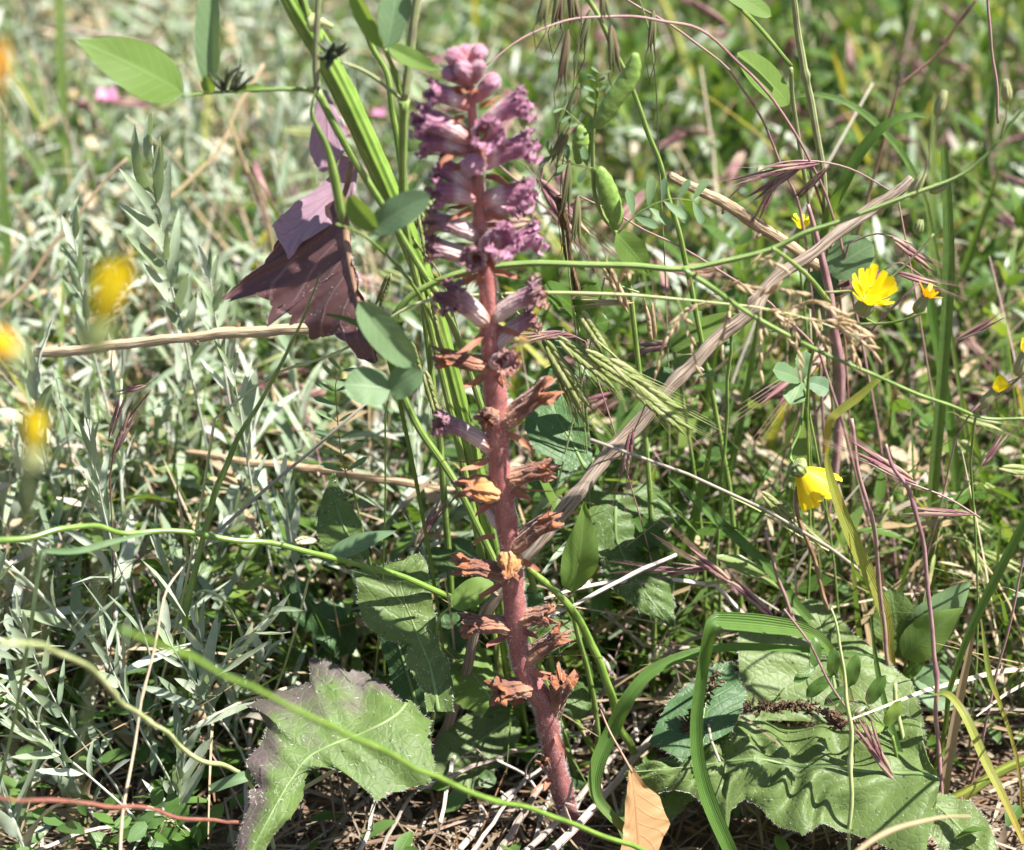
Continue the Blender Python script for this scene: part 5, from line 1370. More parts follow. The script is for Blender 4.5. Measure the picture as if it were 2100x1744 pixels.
add_stem(hw2, [(1795, 664, .03), (1775, 652, .03), (1765, 640, .03)], 0, 0, [4, 4], M['stem_green'], 'branch')
yellow_head(hw2, A(1768, 640, .03), A(1800, 574, .022), 54 * mpp(A(1768, 640, .03)), M['petal'], 3, 22, .75, .40)
add_stem(hw2, [(1850, 658, .03), (1865, 648, .03), (1880, 640, .03)], 0, 0, [4, 4], M['stem_green'], 'branch')
yellow_head(hw2, A(1878, 642, .03), A(1912, 590, .03), 34 * mpp(A(1878, 642, .03)), M['petal_orange'], 4, 9, .5, .68, wilt=.8)
hw3 = thing('yellow_hawkweed', 'nodding yellow flower head on a bristly stalk over the dark stems', 'plant', A(1590, 1140, .06))
add_stem(hw3, [(1632, 958, .04), (1620, 930, .045), (1640, 880, .05), (1650, 800, .055), (1640, 760, .06), (1600, 900, .08)][:4], 0, 0, [7, 6, 6], M['stem_green'], ground=False)
add_stem(hw3, [(1650, 800, .05), (1660, 900, .07), (1665, 1000, .08), (1668, 1080, .09)], 0, 0, [6, 6, 6], M['stem_green'], 'lower_stem', ground=True)
yellow_head(hw3, A(1630, 952, .04), A(1684, 1014, .042), 60 * mpp(A(1636, 955, .04)), M['petal'], 5, 30, .62, .26)
hw4 = thing('yellow_hawkweed', 'half-closed yellow head hanging beneath the violet spikelets', 'plant', A(2080, 900, .02))
add_stem(hw4, [(2110, 740, .0), (2095, 770, .0), (2060, 800, .0), (2020, 830, .0), (2000, 860, .01), (1990, 950, .03)], 0, 0, [6, 6, 5], M['stem_green'], ground=True)
yellow_head(hw4, A(2015, 832, .0), A(2060, 778, .0), 34 * mpp(A(2015, 832, 0)), M['petal'], 6, 10, .3, .6)
yellow_head(hw4, A(2088, 770, .0), A(2112, 700, .0), 40 * mpp(A(2088, 770, 0)), M['petal'], 7, 10, .3, .7)
hw5 = thing('yellow_hawkweed', 'small faded yellow head beyond the short brown branch', 'plant', A(1640, 640, .13))
add_stem(hw5, [(1636, 480), (1640, 540), (1650, 640)], .12, .13, 5, M['stem_green'], ground=True)
yellow_head(hw5, A(1640, 488, .12), A(1646, 440, .12), 34 * mpp(A(1640, 488, .12)), M['petal'], 8, 9, .5, .45, wilt=.6)
# blurred foreground heads at the left
for i, (b, t, w, mt, lab, ro) in enumerate([((186, 712, -.30), (244, 548, -.30), 78, 'petal', 'tall blurred yellow flower head leaning over above the dry stick', (140, 1744, -.28)),
                                            ((62, 960, -.30), (66, 842, -.30), 66, 'petal', 'blurred upright yellow flower head low in front of the silvery plants', (40, 1744, -.29)),
                                            ((42, 742, -.31), (-18, 690, -.31), 84, 'petal_orange', 'blurred orange-yellow flower head turned away beside the dry stick end', (-10, 1744, -.30)),
                                            ((-6, 250, -.30), (-4, 90, -.30), 30, 'petal_orange', 'blurred sliver of orange flower high in front of the silvery plants', (-60, 1744, -.3))]):
    y = thing('yellow_hawkweed', lab, 'flower', A(*ro))
    B_ = A(*b)
    yellow_head(y, B_, A(*t), w * 1.15 * mpp(B_), M[mt], 20 + i, 26, .12, .38)
    P = cr([B_, B_.lerp(A(*ro), .5) + Vector((.004, 0, 0)), A(*ro)], 6)
    g = P[-1].copy(); g.z = 0
    mb = MB(); mb.tube(P + [P[-1].lerp(g, .5), g], 3.5 * mpp(B_), 6)
    part(mb, 'stem', M['stem_dull'], y)

# ------------------------------------------------------------------ vetch with pods, right of the flowering spike
def pod(parent, pts, Y, w, seed=0, root=None):
    P = path(pts, Y, Y, 5)
    n = len(P)
    k = mpp(P[0])
    r = [w * .5 * k * (max(.02, math.sin(math.pi * min(1, (.04 + .92 * i / (n - 1)) ** .9)) ** .55)) * (1 + .05 * math.sin(i * 1.9)) for i in range(n)]
    mb = MB(); mb.tube(P, r, 14, flat=1.0, seed=seed)
    # pods are flattened front to back of the view's side
    c = P[n // 2]
    for q in range(len(mb.v)):
        v = mb.v[q]; i = q // 14
        d = v - P[min(i, n - 1)]
        mb.v[q] = P[min(i, n - 1)] + d - TOCAM * d.dot(TOCAM) * .5
    return part(mb, 'pod', M['pod'], parent, root=root)
def pinnate(parent, pts, Y, n, L, mat_me, w=1.0, root=None, seed=0, up=None, sw=3.5, both=True, start=.12):
    """leaf stalk with paired leaflets"""
    rg = random.Random(seed)
    P = path(pts, Y, Y, 5)
    k = mpp(P[0])
    mb = MB(); mb.tube(P, [sw * .5 * k * (1 - .6 * i / (len(P) - 1)) for i in range(len(P))], 5)
    st = part(mb, 'leaf_stalk', M['stem_green'], parent, root=root)
    m = len(P)
    for i in range(n):
        t = start + (1 - start) * i / max(1, n - 1)
        a = min(int(t * (m - 1)), m - 2)
        p = P[a].lerp(P[a + 1], t * (m - 1) - a)
        T = (P[a + 1] - P[a]).normalized()
        S = T.cross(TOCAM).normalized()
        for s in ((-1, 1) if both else (1,)):
            d = (S * s + T * rg.uniform(.35, .75) + TOCAM * rg.uniform(-.35, .3)).normalized()
            put_leaf(rg.choice(LEAF[mat_me]), st, p - ORIG[(root or parent).name], d, TOCAM + (up or UP * .4) + T * rg.uniform(-.4, .4), L * k * rg.uniform(.85, 1.1) * (1 - .25 * t), 'leaflet', ws=w)
    return st
v = thing('vetch', 'vetch plant with plump green pods and pinnate leaves beside the flowering spike', 'plant', A(1290, 640, .06))
add_stem(v, [(1225, 180), (1222, 225), (1216, 275), (1216, 340), (1220, 400), (1238, 445), (1262, 478), (1285, 540), (1295, 620)], .045, .06, [6, 8, 9, 10, 11, 11], M['stem_green'], ground=True)
pod(v, [(1222, 262), (1240, 235), (1262, 200), (1288, 165), (1300, 135), (1303, 110)], .040, 40, 1)
pod(v, [(1228, 345), (1240, 375), (1252, 410), (1262, 445), (1262, 470)], .05, 42, 2)
pod(v, [(1186, 335), (1190, 300), (1192, 280), (1190, 258)], .055, 34, 3)
pinnate(v, [(1218, 275), (1195, 258), (1175, 240), (1155, 222)], .042, 4, 30, 'vetch', 1.1, seed=1)
pinnate(v, [(1224, 222), (1222, 195), (1224, 170), (1230, 150)], .045, 4, 30, 'vetch', 1.1, seed=2)
pinnate(v, [(1268, 478), (1300, 445), (1340, 420), (1380, 408), (1420, 412)], .045, 5, 66, 'vetch', 1.15, seed=3, start=.25)
pinnate(v, [(1216, 345), (1185, 340), (1155, 330), (1130, 320)], .05, 3, 44, 'vetch', 1.3, seed=4)
add_leaf(v, (1262, 478, .055), (1330, 560, .06), 60, M['ovate'], TOCAM + Vector((.3, 0, -.3)), 'lance', .2, .1, .1, 'leaflet', seed=2)
v2 = thing('vetch', 'vetch leaf with many narrow leaflets under the purple leaf', 'plant', A(720, 960, .06))
st = pinnate(v2, [(712, 980), (700, 930), (694, 880), (690, 830), (688, 790), (700, 760)], .05, 8, 56, 'vetch', .75, seed=5, start=.05)
add_stem(v2, [(712, 980), (725, 1010), (735, 1050)], .05, .06, 4, M['stem_green'], ground=True)
v3 = thing('vetch', 'vetch shoot with bright leaflets lying over the wrinkled leaf', 'plant', A(1900, 1620, -.01))
pinnate(v3, [(1830, 1510), (1790, 1460), (1750, 1415), (1710, 1390), (1670, 1370)], -.012, 5, 78, 'broad', .8, seed=6, start=.1)
add_stem(v3, [(1830, 1510), (1840, 1560), (1850, 1620)], -.012, -.01, 7, M['stem_green'], ground=True)
v4 = thing('vetch', 'low shoot with rounded leaflets below the purplish hairy leaf', 'plant', A(400, 1760, -.03))
pinnate(v4, [(400, 1744), (375, 1705), (345, 1680), (320, 1665)], -.03, 4, 66, 'clover', 1.2, seed=7)
add_stem(v4, [(400, 1744), (405, 1765)], -.03, -.03, 6, M['stem_green'], ground=True)
for k_, (px, py, s_) in enumerate([(420, 1700, 1), (440, 1650, .9), (370, 1740, 1.1), (330, 1720, .9)]):
    add_leaf(v4, (405, 1740, -.028), (px + 30 * (k_ % 2) - 10, py, -.035), 52 * s_, M['clover'], UP + TOCAM, 'obov', .15, .08, .1, 'leaflet', seed=k_, teeth=.05)
v5 = thing('broad_leaved_shoot', 'shoot of broad oval grey-green leaves beneath the yellowing blade', 'plant', A(1850, 1440, .04))
add_stem(v5, [(1862, 1330), (1855, 1380), (1858, 1430)], .04, .04, 7, M['stem_green'], ground=True)
for (b, t, w, mt, sh) in [((1846, 1350, .042), (1825, 1205, .05), 90, 'oxtongue', 'ellip'), ((1858, 1350, .04), (1990, 1190, .045), 95, 'bluegreen', 'lance'), ((1852, 1350, .036), (1975, 1245, .035), 80, 'ovate', 'lance'),
                          ((1862, 1400, .036), (1955, 1445, .03), 60, 'bluegreen', 'ellip'), ((1862, 1390, .036), (1965, 1400, .04), 62, 'bluegreen', 'ellip'), ((1850, 1395, .04), (1800, 1420, .045), 80, 'oxtongue_dark', 'ellip'), ((1855, 1400, .036), (1892, 1345, .035), 40, 'clover', 'obov')]:
    add_leaf(v5, b, t, w, M[mt], TOCAM + Vector((-.2, 0, .4)), sh, .3, .06, .1, seed=int(w))
v6 = thing('broad_leaved_shoot', 'paired bright heart-shaped leaves behind the middle of the dry branch', 'plant', A(1400, 760, .09))
add_stem(v6, [(1380, 715), (1390, 760), (1400, 820)], .085, .09, 7, M['stem_green'], ground=True)
for (b, t, w, mt, sh) in [((1375, 715, .085), (1530, 655, .085), 66, 'ovate', 'ellip'), ((1370, 715, .088), (1440, 640, .09), 60, 'bluegreen', 'ellip'), ((1380, 745, .088), (1470, 770, .08), 50, 'bluegreen', 'lance'), ((1390, 770, .09), (1300, 800, .09), 60, 'oxtongue_dark', 'ellip')]:
    add_leaf(v6, b, t, w, M[mt], TOCAM + Vector((0, 0, .3)), sh, .2, .06, .08, seed=int(w))
v7 = thing('broad_leaved_shoot', 'glossy rounded green leaves between the spike and the pale grass panicle', 'plant', A(1190, 780, .07))
add_stem(v7, [(1180, 640), (1190, 700), (1195, 780)], .07, .07, 6, M['stem_green'], ground=True)
for (b, t, w, mt, sh) in [((1180, 640, .07), (1110, 590, .06), 60, 'green', 'round'), ((1180, 650, .07), (1225, 580, .07), 70, 'green', 'round'), ((1185, 680, .07), (1250, 660, .07), 60, 'green', 'ellip'), ((1170, 690, .07), (1120, 720, .06), 70, 'oxtongue_dark', 'round'), ((1190, 740, .07), (1250, 780, .07), 60, 'green', 'lance'), ((1180, 760, .07), (1110, 790, .07), 56, 'oxtongue_dark', 'round'), ((1175, 600, .07), (1175, 540, .07), 60, 'ovate', 'ellip')]:
    add_leaf(v7, b, t, w, M[mt], TOCAM + Vector((.2, 0, .6)), sh, .15, .08, .1, seed=int(w))
v8 = thing('pea_plant', 'woody stem with long bright oval leaves beneath the purple arching stem', 'plant', A(1700, 600, .13))
add_leaf(v8, (1618, 215, .105), (1512, 108, .10), 66, M['ovate'], TOCAM + Vector((-.1, 0, .5)), 'ellip', .08, .04, .03, 'leaflet', seed=2)
add_stem(v8, [(1622, 135), (1560, 60), (1520, 20), (1460, -30)], .10, .09, [9, 9, 8], M['stem_green'], 'leaf_branch')
add_leaf(v8, (1480, -20, .09), (1582, 34, .09), 44, M['ovate'], TOCAM + Vector((0, 0, .5)), 'ellip', .12, .04, .03, 'leaflet', seed=3)
add_stem(v8, [(1622, 140), (1625, 200), (1640, 300), (1660, 420)], .105, .12, 9, M['stem_dull'], ground=True)
add_leaf(v8, (1700, 560, .11), (1790, 500, .11), 90, M['bluegreen'], TOCAM + Vector((0, 0, .6)), 'ellip', .1, .04, .04, 'leaflet', seed=6)
add_leaf(v8, (1720, 560, .11), (1650, 620, .12), 80, M['oxtongue_dark'], TOCAM + Vector((0, 0, .6)), 'ellip', .1, .04, .04, 'leaflet', seed=7)
v9 = thing('clover_plant', 'three-part clover leaf beside the drooping tan panicle', 'plant', A(1690, 860, .06))
add_stem(v9, [(1650, 780), (1660, 850), (1670, 900)], .06, .06, 5, M['stem_green'], ground=True)
for (t, w) in [((1585, 760, .05), 62), ((1620, 830, .05), 66), ((1700, 800, .06), 60), ((1650, 720, .065), 50)]:
    add_leaf(v9, (1645, 782, .06), t, w, M['bluegreen'], TOCAM + UP * .5, 'obov', .2, .06, .06, 'leaflet', seed=int(w), teeth=.05)

# ------------------------------------------------------------------ spikelets, oats and the tan panicle
def brome(label, stem_pts, Y, spk, kind, stem_mat, sw=4, ground=True, awn=.7):
    t = thing('brome_grass', label, 'grass', A(stem_pts[-1][0], stem_pts[-1][1], Y))
    add_stem(t, stem_pts, Y, Y + .01, sw, M[stem_mat], n=5, ground=ground, wob=0)
    rg = random.Random(len(label))
    for (b, e, w) in spk:
        B_, E_ = A(b[0], b[1], Y), A(e[0], e[1], Y + rg.uniform(-.004, .004))
        mb = MB()
        d = (E_ - B_)
        spikelet(mb, B_, d.normalized(), d.length, w * (.72 if kind == 'green' else .7) * mpp(B_), rg, 13 if kind == 'green' else 8, awn * (.55 if kind == 'green' else 1), rg.random(), d.cross(TOCAM), .17 if kind == 'green' else .09, .30 if kind == 'green' else .48)
        part(mb, 'spikelet', M['spike_' + kind], t)
brome('purple brome head pointing down in front of the dappled leaf', [(1345, 770), (1320, 840), (1298, 890), (1292, 905)], .03, [((1296, 880), (1275, 1000), 16)], 'purple', 'stem_purple', 3, False)
brome('purple bristly spikelets lying just above the bleached twig', [(1380, 1155), (1440, 1165), (1500, 1195), (1560, 1240), (1610, 1300), (1660, 1370)], .03, [((1500, 1195), (1400, 1120), 15), ((1450, 1165), (1330, 1180), 12), ((1590, 1270), (1490, 1180), 14), ((1400, 1170), (1300, 1165), 9)], 'purple', 'stem_purple', 4)
brome('dark purple spikelet slanting over the nodding yellow head', [(2010, 1062), (1940, 1020), (1850, 985), (1780, 950)], .02, [((1880, 990), (1730, 905), 17), ((2000, 1055), (1830, 1045), 8)], 'purple', 'stem_purple', 4, False)
brome('purple spikelet lying across the wrinkled leaf', [(1608, 1250), (1660, 1320), (1700, 1400), (1740, 1460), (1800, 1560), (1860, 1640), (1910, 1720)], -.02, [((1835, 1600), (1745, 1465), 17), ((1810, 1560), (1775, 1460), 10)], 'purple', 'stem_purple', 5)
brome('dark drooping brome panicle beneath the purple arch', [(1480, 420), (1560, 350), (1640, 330), (1740, 345), (1840, 400)], .10, [((1680, 335), (1560, 350), 12), ((1650, 335), (1520, 420), 13), ((1620, 345), (1480, 380), 10), ((1600, 360), (1540, 470), 11), ((1700, 340), (1620, 420), 10)], 'purple', 'stem_purple', 4)
brome('pink bristly spikelet beside the middle of the spike', [(1000, 690), (1080, 685), (1150, 680), (1200, 700)], .035, [((1180, 690), (1075, 690), 12), ((1160, 680), (1060, 700), 8)], 'purple', 'stem_purple', 3)
brome('green brome with plump spikelets pointing down beside the spike', [(1020, 600), (1060, 640), (1110, 690), (1130, 720)], .028, [((1118, 700), (1215, 860), 24), ((1140, 690), (1290, 810), 20), ((1190, 640), (1250, 735), 24), ((1135, 745), (1205, 890), 16)], 'green', 'stem_pale', 4, False)
brome('large green brome head slanting across the dry branch', [(1225, 700), (1260, 730), (1300, 770)], .022, [((1250, 740), (1420, 870), 26), ((1290, 790), (1430, 900), 18), ((1200, 720), (1330, 800), 18)], 'green', 'stem_pale', 4, False)
brome('pale bearded spikelets hanging under the thick green stem', [(840, 480), (870, 520), (900, 560), (930, 640)], .04, [((860, 430), (880, 540), 16), ((800, 560), (770, 640), 14), ((880, 600), (900, 720), 18), ((840, 700), (870, 800), 18), ((870, 760), (905, 880), 16)], 'green', 'stem_dull', 4)
brome('pale feathery spikelets above the pale grass stems', [(1310, 600), (1280, 590), (1240, 570)], .05, [((1290, 640), (1230, 520), 18), ((1340, 700), (1330, 610), 22), ((1300, 620), (1180, 620), 10)], 'tan', 'stem_pale', 4)
brome('faded purple spikelets standing in the silvery plants', [(310, 800), (270, 850), (240, 900), (225, 980)], .03, [((232, 935), (280, 830), 14), ((225, 900), (255, 800), 12), ((300, 790), (230, 810), 8)], 'purple', 'stem_brown', 4)
brome('dark thin spikelets crossing between the leaf and the withered flowers', [(960, 990), (900, 1060), (860, 1120), (820, 1180)], .045, [((850, 1120), (920, 1010), 14), ((930, 1000), (990, 950), 8)], 'purple', 'stem_brown', 4)
brome('pale bearded ear lying near the nodding yellow flower', [(1700, 1130), (1640, 1100), (1560, 1050), (1500, 1020)], .05, [((1560, 1010), (1660, 1100), 16), ((1620, 1060), (1700, 1130), 14)], 'green', 'stem_pale', 4)
brome('violet spikelets catching light above the brown litter', [(2100, 770), (2040, 800), (1990, 850), (1960, 900)], .06, [((1990, 850), (2080, 780), 14), ((2010, 960), (2070, 880), 12), ((1960, 700), (2070, 640), 10)], 'purple', 'stem_purple', 4)
brome('dark purple spikelet under the thin end of the branch', [(1870, 500), (1800, 480), (1740, 500)], .10, [((1830, 490), (1930, 560), 16), ((1840, 560), (1940, 590), 12)], 'purple', 'stem_purple', 4)
def oat(label, stem_pts, Y, spk):
    t = thing('wild_oat', label, 'grass', A(stem_pts[-1][0], stem_pts[-1][1], Y))
    add_stem(t, stem_pts, Y, Y + .01, 3, M['stem_dull'], n=5, ground=True, wob=0)
    rg = random.Random(len(label))
    for (x0, y0, x1, y1, w) in spk:
        B_, E_ = A(x0, y0, Y), A(x1, y1, Y - .002)
        mb = MB(); k = mpp(B_)
        d = (E_ - B_); S = d.cross(TOCAM).normalized()
        for s in (-1, 1, .2):
            mb.spindle(B_, E_ + S * (s * w * k * .45), w * k * .36, 5, rg.random(), .35)
        sp = part(mb, 'spikelet', M['spike_oat'], t)
        for s in (-1, 1):
            m2 = MB(); a = E_ - d * .35 + S * s * w * k * .2
            b = a + d.normalized() * d.length * .45 + S * (s * w * k * .5)
            m2.tube([a, b, b + d.normalized() * d.length * .7 + S * (-s * w * k * .9)], [.00028, .00025, .00008], 4)
            part(m2, 'awn', M['awn_dark'], sp, root=t)
oat('wild oat with drooping long-awned spikelets beside the spike top', [(1195, -30), (1190, 60), (1178, 160), (1165, 260), (1150, 380), (1160, 500)], .05,
    [(1122, -20, 1108, 55, 20), (1165, 60, 1150, 180, 18), (1188, 170, 1160, 250, 16), (1170, 250, 1130, 340, 22), (1252, 50, 1262, 150, 22), (1235, -25, 1242, 40, 18), (1185, 400, 1180, 500, 18), (1168, 330, 1158, 440, 18)])
oat('dim wild oat hanging behind the purple arch', [(1300, -30), (1330, 60), (1345, 180), (1350, 300)], .09, [(1150, -30, 1140, 60, 22), (1170, -30, 1180, 50, 22), (1340, 20, 1335, 110, 16), (1210, 20, 1190, 110, 16)])
tp = thing('tan_panicle', 'dry tan grass panicle with many small seeds spilling over the dry branch', 'grass', A(800, 640, .01))
P = add_stem(tp, [(1760, 690), (1660, 655), (1560, 632), (1470, 622), (1400, 615), (1300, 606), (1200, 602), (1100, 601), (1000, 605), (900, 612), (820, 640), (700, 720), (560, 770), (440, 860)], -.005, .02, [3, 4, 5, 6, 7, 8, 8, 8, 7, 7, 6, 5], M['stem_pale'], n=6, ground=True, wob=0)
rg = random.Random(31)
for (x, y, ex, ey, n) in [(1400, 615, 1450, 560, 6), (1450, 620, 1370, 690, 7), (1400, 640, 1345, 760, 7), (1440, 625, 1540, 590, 8), (1500, 626, 1480, 720, 9), (1530, 630, 1640, 600, 9), (1560, 634, 1620, 700, 9), (1600, 642, 1720, 640, 11), (1640, 650, 1700, 720, 10), (1680, 662, 1780, 690, 11), (1700, 670, 1760, 735, 10), (1560, 632, 1560, 760, 8), (1640, 650, 1580, 720, 8), (1260, 604, 1290, 560, 5), (1390, 616, 1430, 770, 8), (1620, 645, 1640, 760, 7), (1520, 560, 1600, 545, 6), (1660, 655, 1790, 720, 9)]:
    mb = MB()
    B_, E_ = A(x, y, -.005), A(ex, ey, -.012 + rg.uniform(-.006, .006))
    Q = cr([B_, B_.lerp(E_, .5) + UP * .004, E_], 6)
    mb.tube(Q, .00018, 4, .2)
    for i in range(n):
        t = .25 + .75 * i / (n - 1)
        a = min(int(t * 6 * 1), len(Q) - 2)
        k = t * (len(Q) - 1); a = min(int(k), len(Q) - 2)
        p = Q[a].lerp(Q[a + 1], k - a)
        d = ((Q[a + 1] - Q[a]).normalized() + Vector((rg.uniform(-.5, .5), rg.uniform(-.5, .5), rg.uniform(-.5, .4)))).normalized()
        mb.spindle(p, p + d * rg.uniform(.0040, .0062), .00072, 4, rg.random())
    part(mb, 'spikelet_branch', M['spike_tan'], tp)

# ------------------------------------------------------------------ pink flowers far among the silvery plants
for i, (x, y, Y, s_, lab) in enumerate([(221, 207, .50, 1.25, 'largest pink flower head beneath the large oval leaf'), (262, 166, .56, .8, 'small pink flower half hidden behind the edge of the large oval leaf'), (318, 160, .56, .7, 'pink flower showing below the middle of the large oval leaf'), (778, 238, .45, .7, 'dark pink flower beyond the slim stem beside the spike')]):
    p = A(x, y, Y)
    t = thing('pink_flower', lab, 'flower', (p.x, p.y + .01, 0))
    mb = MB(); mb.tube(cr([p, p * .5 + Vector((p.x, p.y + .01, 0)) * .5 + Vector((.004, 0, 0)), Vector((p.x, p.y + .01, -.003))], 4), .0007, 5)
    part(mb, 'stem', M['stem_green'], t)
    for k_ in range(9):
        a = k_ * 2.4
        d = Vector((math.cos(a), math.sin(a) - .3, .5 + .5 * (k_ % 2)))
        mb = MB(); leaf_grid(mb, p, p + d * .0055 * s_, .0026 * s_, UP - Vector((0, .6, 0)), 'obov', .1, .1, 5, 1)
        part(mb, 'petal', M['pink'], t)

# ------------------------------------------------------------------ silvery plants placed one by one on the left
def silver_hero(label, pts, Y0, Y1, leaves, seed, w=6):
    r = thing('silver_leaf_plant', label, 'plant', A(pts[-1][0], pts[-1][1], Y1))
    P = add_stem(r, pts, Y0, Y1, [w * .5, w * .8, w], M['silver_stem'], ground=True)
    rg = random.Random(seed)
    n = len(P)
    for (t, side, L, sp) in leaves:
        a = min(int(t * (n - 1)), n - 2)
        p = P[a]
        T = (P[a] - P[a + 1]).normalized()
        S = T.cross(TOCAM).normalized() * side
        d = (T * math.cos(sp) + S * math.sin(sp) + TOCAM * rg.uniform(-.6, .7)).normalized()
        put_leaf(rg.choice(LEAF['silver']), r, p - ORIG[r.name], d, TOCAM + UP * .5 + S * rg.uniform(-.6, .6), L * mpp(p), ws=rg.uniform(.9, 1.25))
    return r
def auto_leaves(n, seed, L0=120, sp=(.25, .7)):
    rg = random.Random(seed)
    return [(.02 + .75 * i / n, (-1 if i % 2 else 1) * rg.uniform(.4, 1), L0 * rg.uniform(.7, 1.15) * (.65 + .35 * min(1, i / 3)), rg.uniform(*sp) * (.5 + .7 * i / n)) for i in range(n)]
for i, (lab, pts, y0, y1, n, L0) in enumerate([
    ('tall silvery shoot with long upright leaves under the oval leaf', [(312, 300), (318, 400), (335, 500), (352, 590), (375, 680), (390, 760)], .11, .12, 15, 150),
    ('silvery shoot leaning below the low yellow flower', [(330, 1270), (355, 1330), (400, 1400), (440, 1460)], .0, .01, 9, 95),
    ('silvery shoot with budded tips above the kinked stem', [(215, 1290), (225, 1360), (262, 1440), (300, 1520)], -.02, -.01, 9, 90),
    ('silvery shoot rising above the pale kinked stem', [(40, 1270), (80, 1370), (130, 1470), (180, 1540)], -.02, -.01, 10, 100),
    ('silvery shoot sprawling along the red stem', [(30, 1490), (90, 1525), (150, 1565), (215, 1620)], -.04, -.03, 9, 110),
    ('silvery shoot beside the bleached straw above the clover leaflets', [(380, 1540), (372, 1590), (366, 1640), (370, 1690)], -.03, -.02, 12, 120),
    ('silvery shoot with curled leaf below the jointed olive stem', [(405, 1280), (420, 1350), (430, 1430), (428, 1510)], .02, .02, 10, 110),
    ('silvery shoot with pale buds beside the olive grass stem', [(320, 1090), (345, 1180), (378, 1270), (420, 1350)], .03, .03, 11, 105),
    ('silvery shoot behind the low blurred yellow flower', [(180, 860), (195, 960), (215, 1060), (240, 1150)], .04, .04, 11, 100),
    ('silvery shoot between the dry stick and the olive grass stem', [(470, 740), (490, 830), (505, 930), (520, 1020)], .08, .08, 13, 110),
    ('silvery shoot beside the purple leaf point', [(430, 560), (440, 640), (455, 730), (470, 820)], .12, .12, 12, 105),
    ('silvery shoot under the dull reddish stick', [(580, 980), (590, 1060), (600, 1130), (610, 1200)], .07, .07, 10, 95),
    ('silvery shoot beneath the tall blurred yellow flower', [(150, 460), (160, 540), (172, 620), (190, 720)], .14, .14, 12, 95)]):
    silver_hero(lab, pts, y0, y1, auto_leaves(n, i, L0), i)

# ------------------------------------------------------------------ tangle of bleached twigs at the foot, dead leaf, crumbs
TW = [
 [(905, 1790), (960, 1720), (1030, 1640), (1110, 1580), (1170, 1545), (1230, 1520), (1300, 1440), (1330, 1390)],
 [(1000, 1790), (1060, 1690), (1120, 1600), (1180, 1530), (1215, 1450), (1235, 1420), (1290, 1385)],
 [(940, 1780), (1010, 1690), (1080, 1600), (1140, 1560), (1160, 1550)],
 [(1080, 1780), (1110, 1680), (1150, 1560), (1170, 1500), (1185, 1460), (1140, 1475), (1090, 1500), (1060, 1570)],
 [(1060, 1760), (1150, 1680), (1250, 1560), (1330, 1470), (1400, 1380), (1450, 1310)],
 [(1100, 1770), (1190, 1690), (1290, 1570), (1370, 1480), (1440, 1390)],
 [(820, 1770), (860, 1700), (920, 1620), (930, 1590)],
 [(760, 1790), (830, 1650), (900, 1560), (960, 1440), (1010, 1390), (1040, 1350)],
 [(900, 1690), (930, 1560), (990, 1430), (1020, 1370)],
 [(1150, 1740), (1200, 1620), (1260, 1520), (1230, 1440), (1210, 1400)],
 [(1270, 1430), (1340, 1370), (1420, 1310), (1530, 1285)],
 [(1240, 1250), (1320, 1320), (1400, 1330), (1500, 1325)],
 [(640, 1790), (700, 1690), (770, 1620), (800, 1570)],
 [(720, 1790), (755, 1700), (780, 1600)],
 [(480, 1790), (500, 1680), (510, 1560), (520, 1440)],
 [(560, 1790), (650, 1720), (760, 1640), (850, 1600)],
 [(1250, 1790), (1330, 1700), (1420, 1560), (1480, 1440)],
 [(1190, 1290), (1240, 1360), (1290, 1440), (1310, 1520)],
 [(80, 1790), (90, 1640), (75, 1560)], [(20, 1770), (200, 1700), (420, 1680), (520, 1690)],
 [(860, 1620), (1000, 1560), (1100, 1530), (1210, 1500)], [(800, 1740), (930, 1690), (1080, 1660), (1200, 1640)],
]
rg = random.Random(77)
for i, pts in enumerate(TW):
    y0 = rg.uniform(-.03, -.005)
    P = []
    for j, p in enumerate(pts):
        q = G(p[0], p[1], max(.003, .004 + .009 * (i % 3)))
        if q.y > .06: q = A(p[0], p[1], .05 + .01 * (i % 3))
        if q.y < -.1: q.y = -.1
        P.append(q)
    P = cr(P, 4)
    P = [p + Vector((rg.uniform(-1, 1), rg.uniform(-1, 1), rg.uniform(-1, 1))) * .0006 for p in P]
    big = i in (0, 1, 4, 5)
    w = (13 if big else 8) * rg.uniform(.8, 1.25)
    r = [w * .5 * mpp(p) * (1.1 - .4 * k / len(P)) for k, p in enumerate(P)]
    t = thing('bleached_twig', 'thin bleached twig in the tangle at the foot of the broomrape', 'twig', P[0], 'bleached twigs tangled at the foot of the broomrape')
    mb = MB(); mb.tube(P, r, 7, wob=.2, seed=i)
    part(mb, 'stem', M['twig_pale'], t)
    for q in range(3 if big else 1):
        a = rg.randrange(3, len(P) - 3)
        d = Vector((rg.uniform(-1, 1), rg.uniform(-.6, .3), rg.uniform(-.2, 1))).normalized()
        L = rg.uniform(.008, .025)
        e = P[a] + d * L
        mb = MB(); mb.tube(cr([P[a], P[a].lerp(e, .5) + Vector((rg.uniform(-1, 1), 0, rg.uniform(-1, 1))) * .003, e, e + Vector((rg.uniform(-1, 1), 0, rg.uniform(-1, .5))) * .004], 4), [r[a] * .5] * 8 + [r[a] * .3] * 5, 5)
        part(mb, 'side_twig', M['twig_pale'], t)
dl = thing('dead_leaf', 'tan dead leaf with a thin brown stalk standing below the looping blade', 'leaf', A(1320, 1790, -.045))
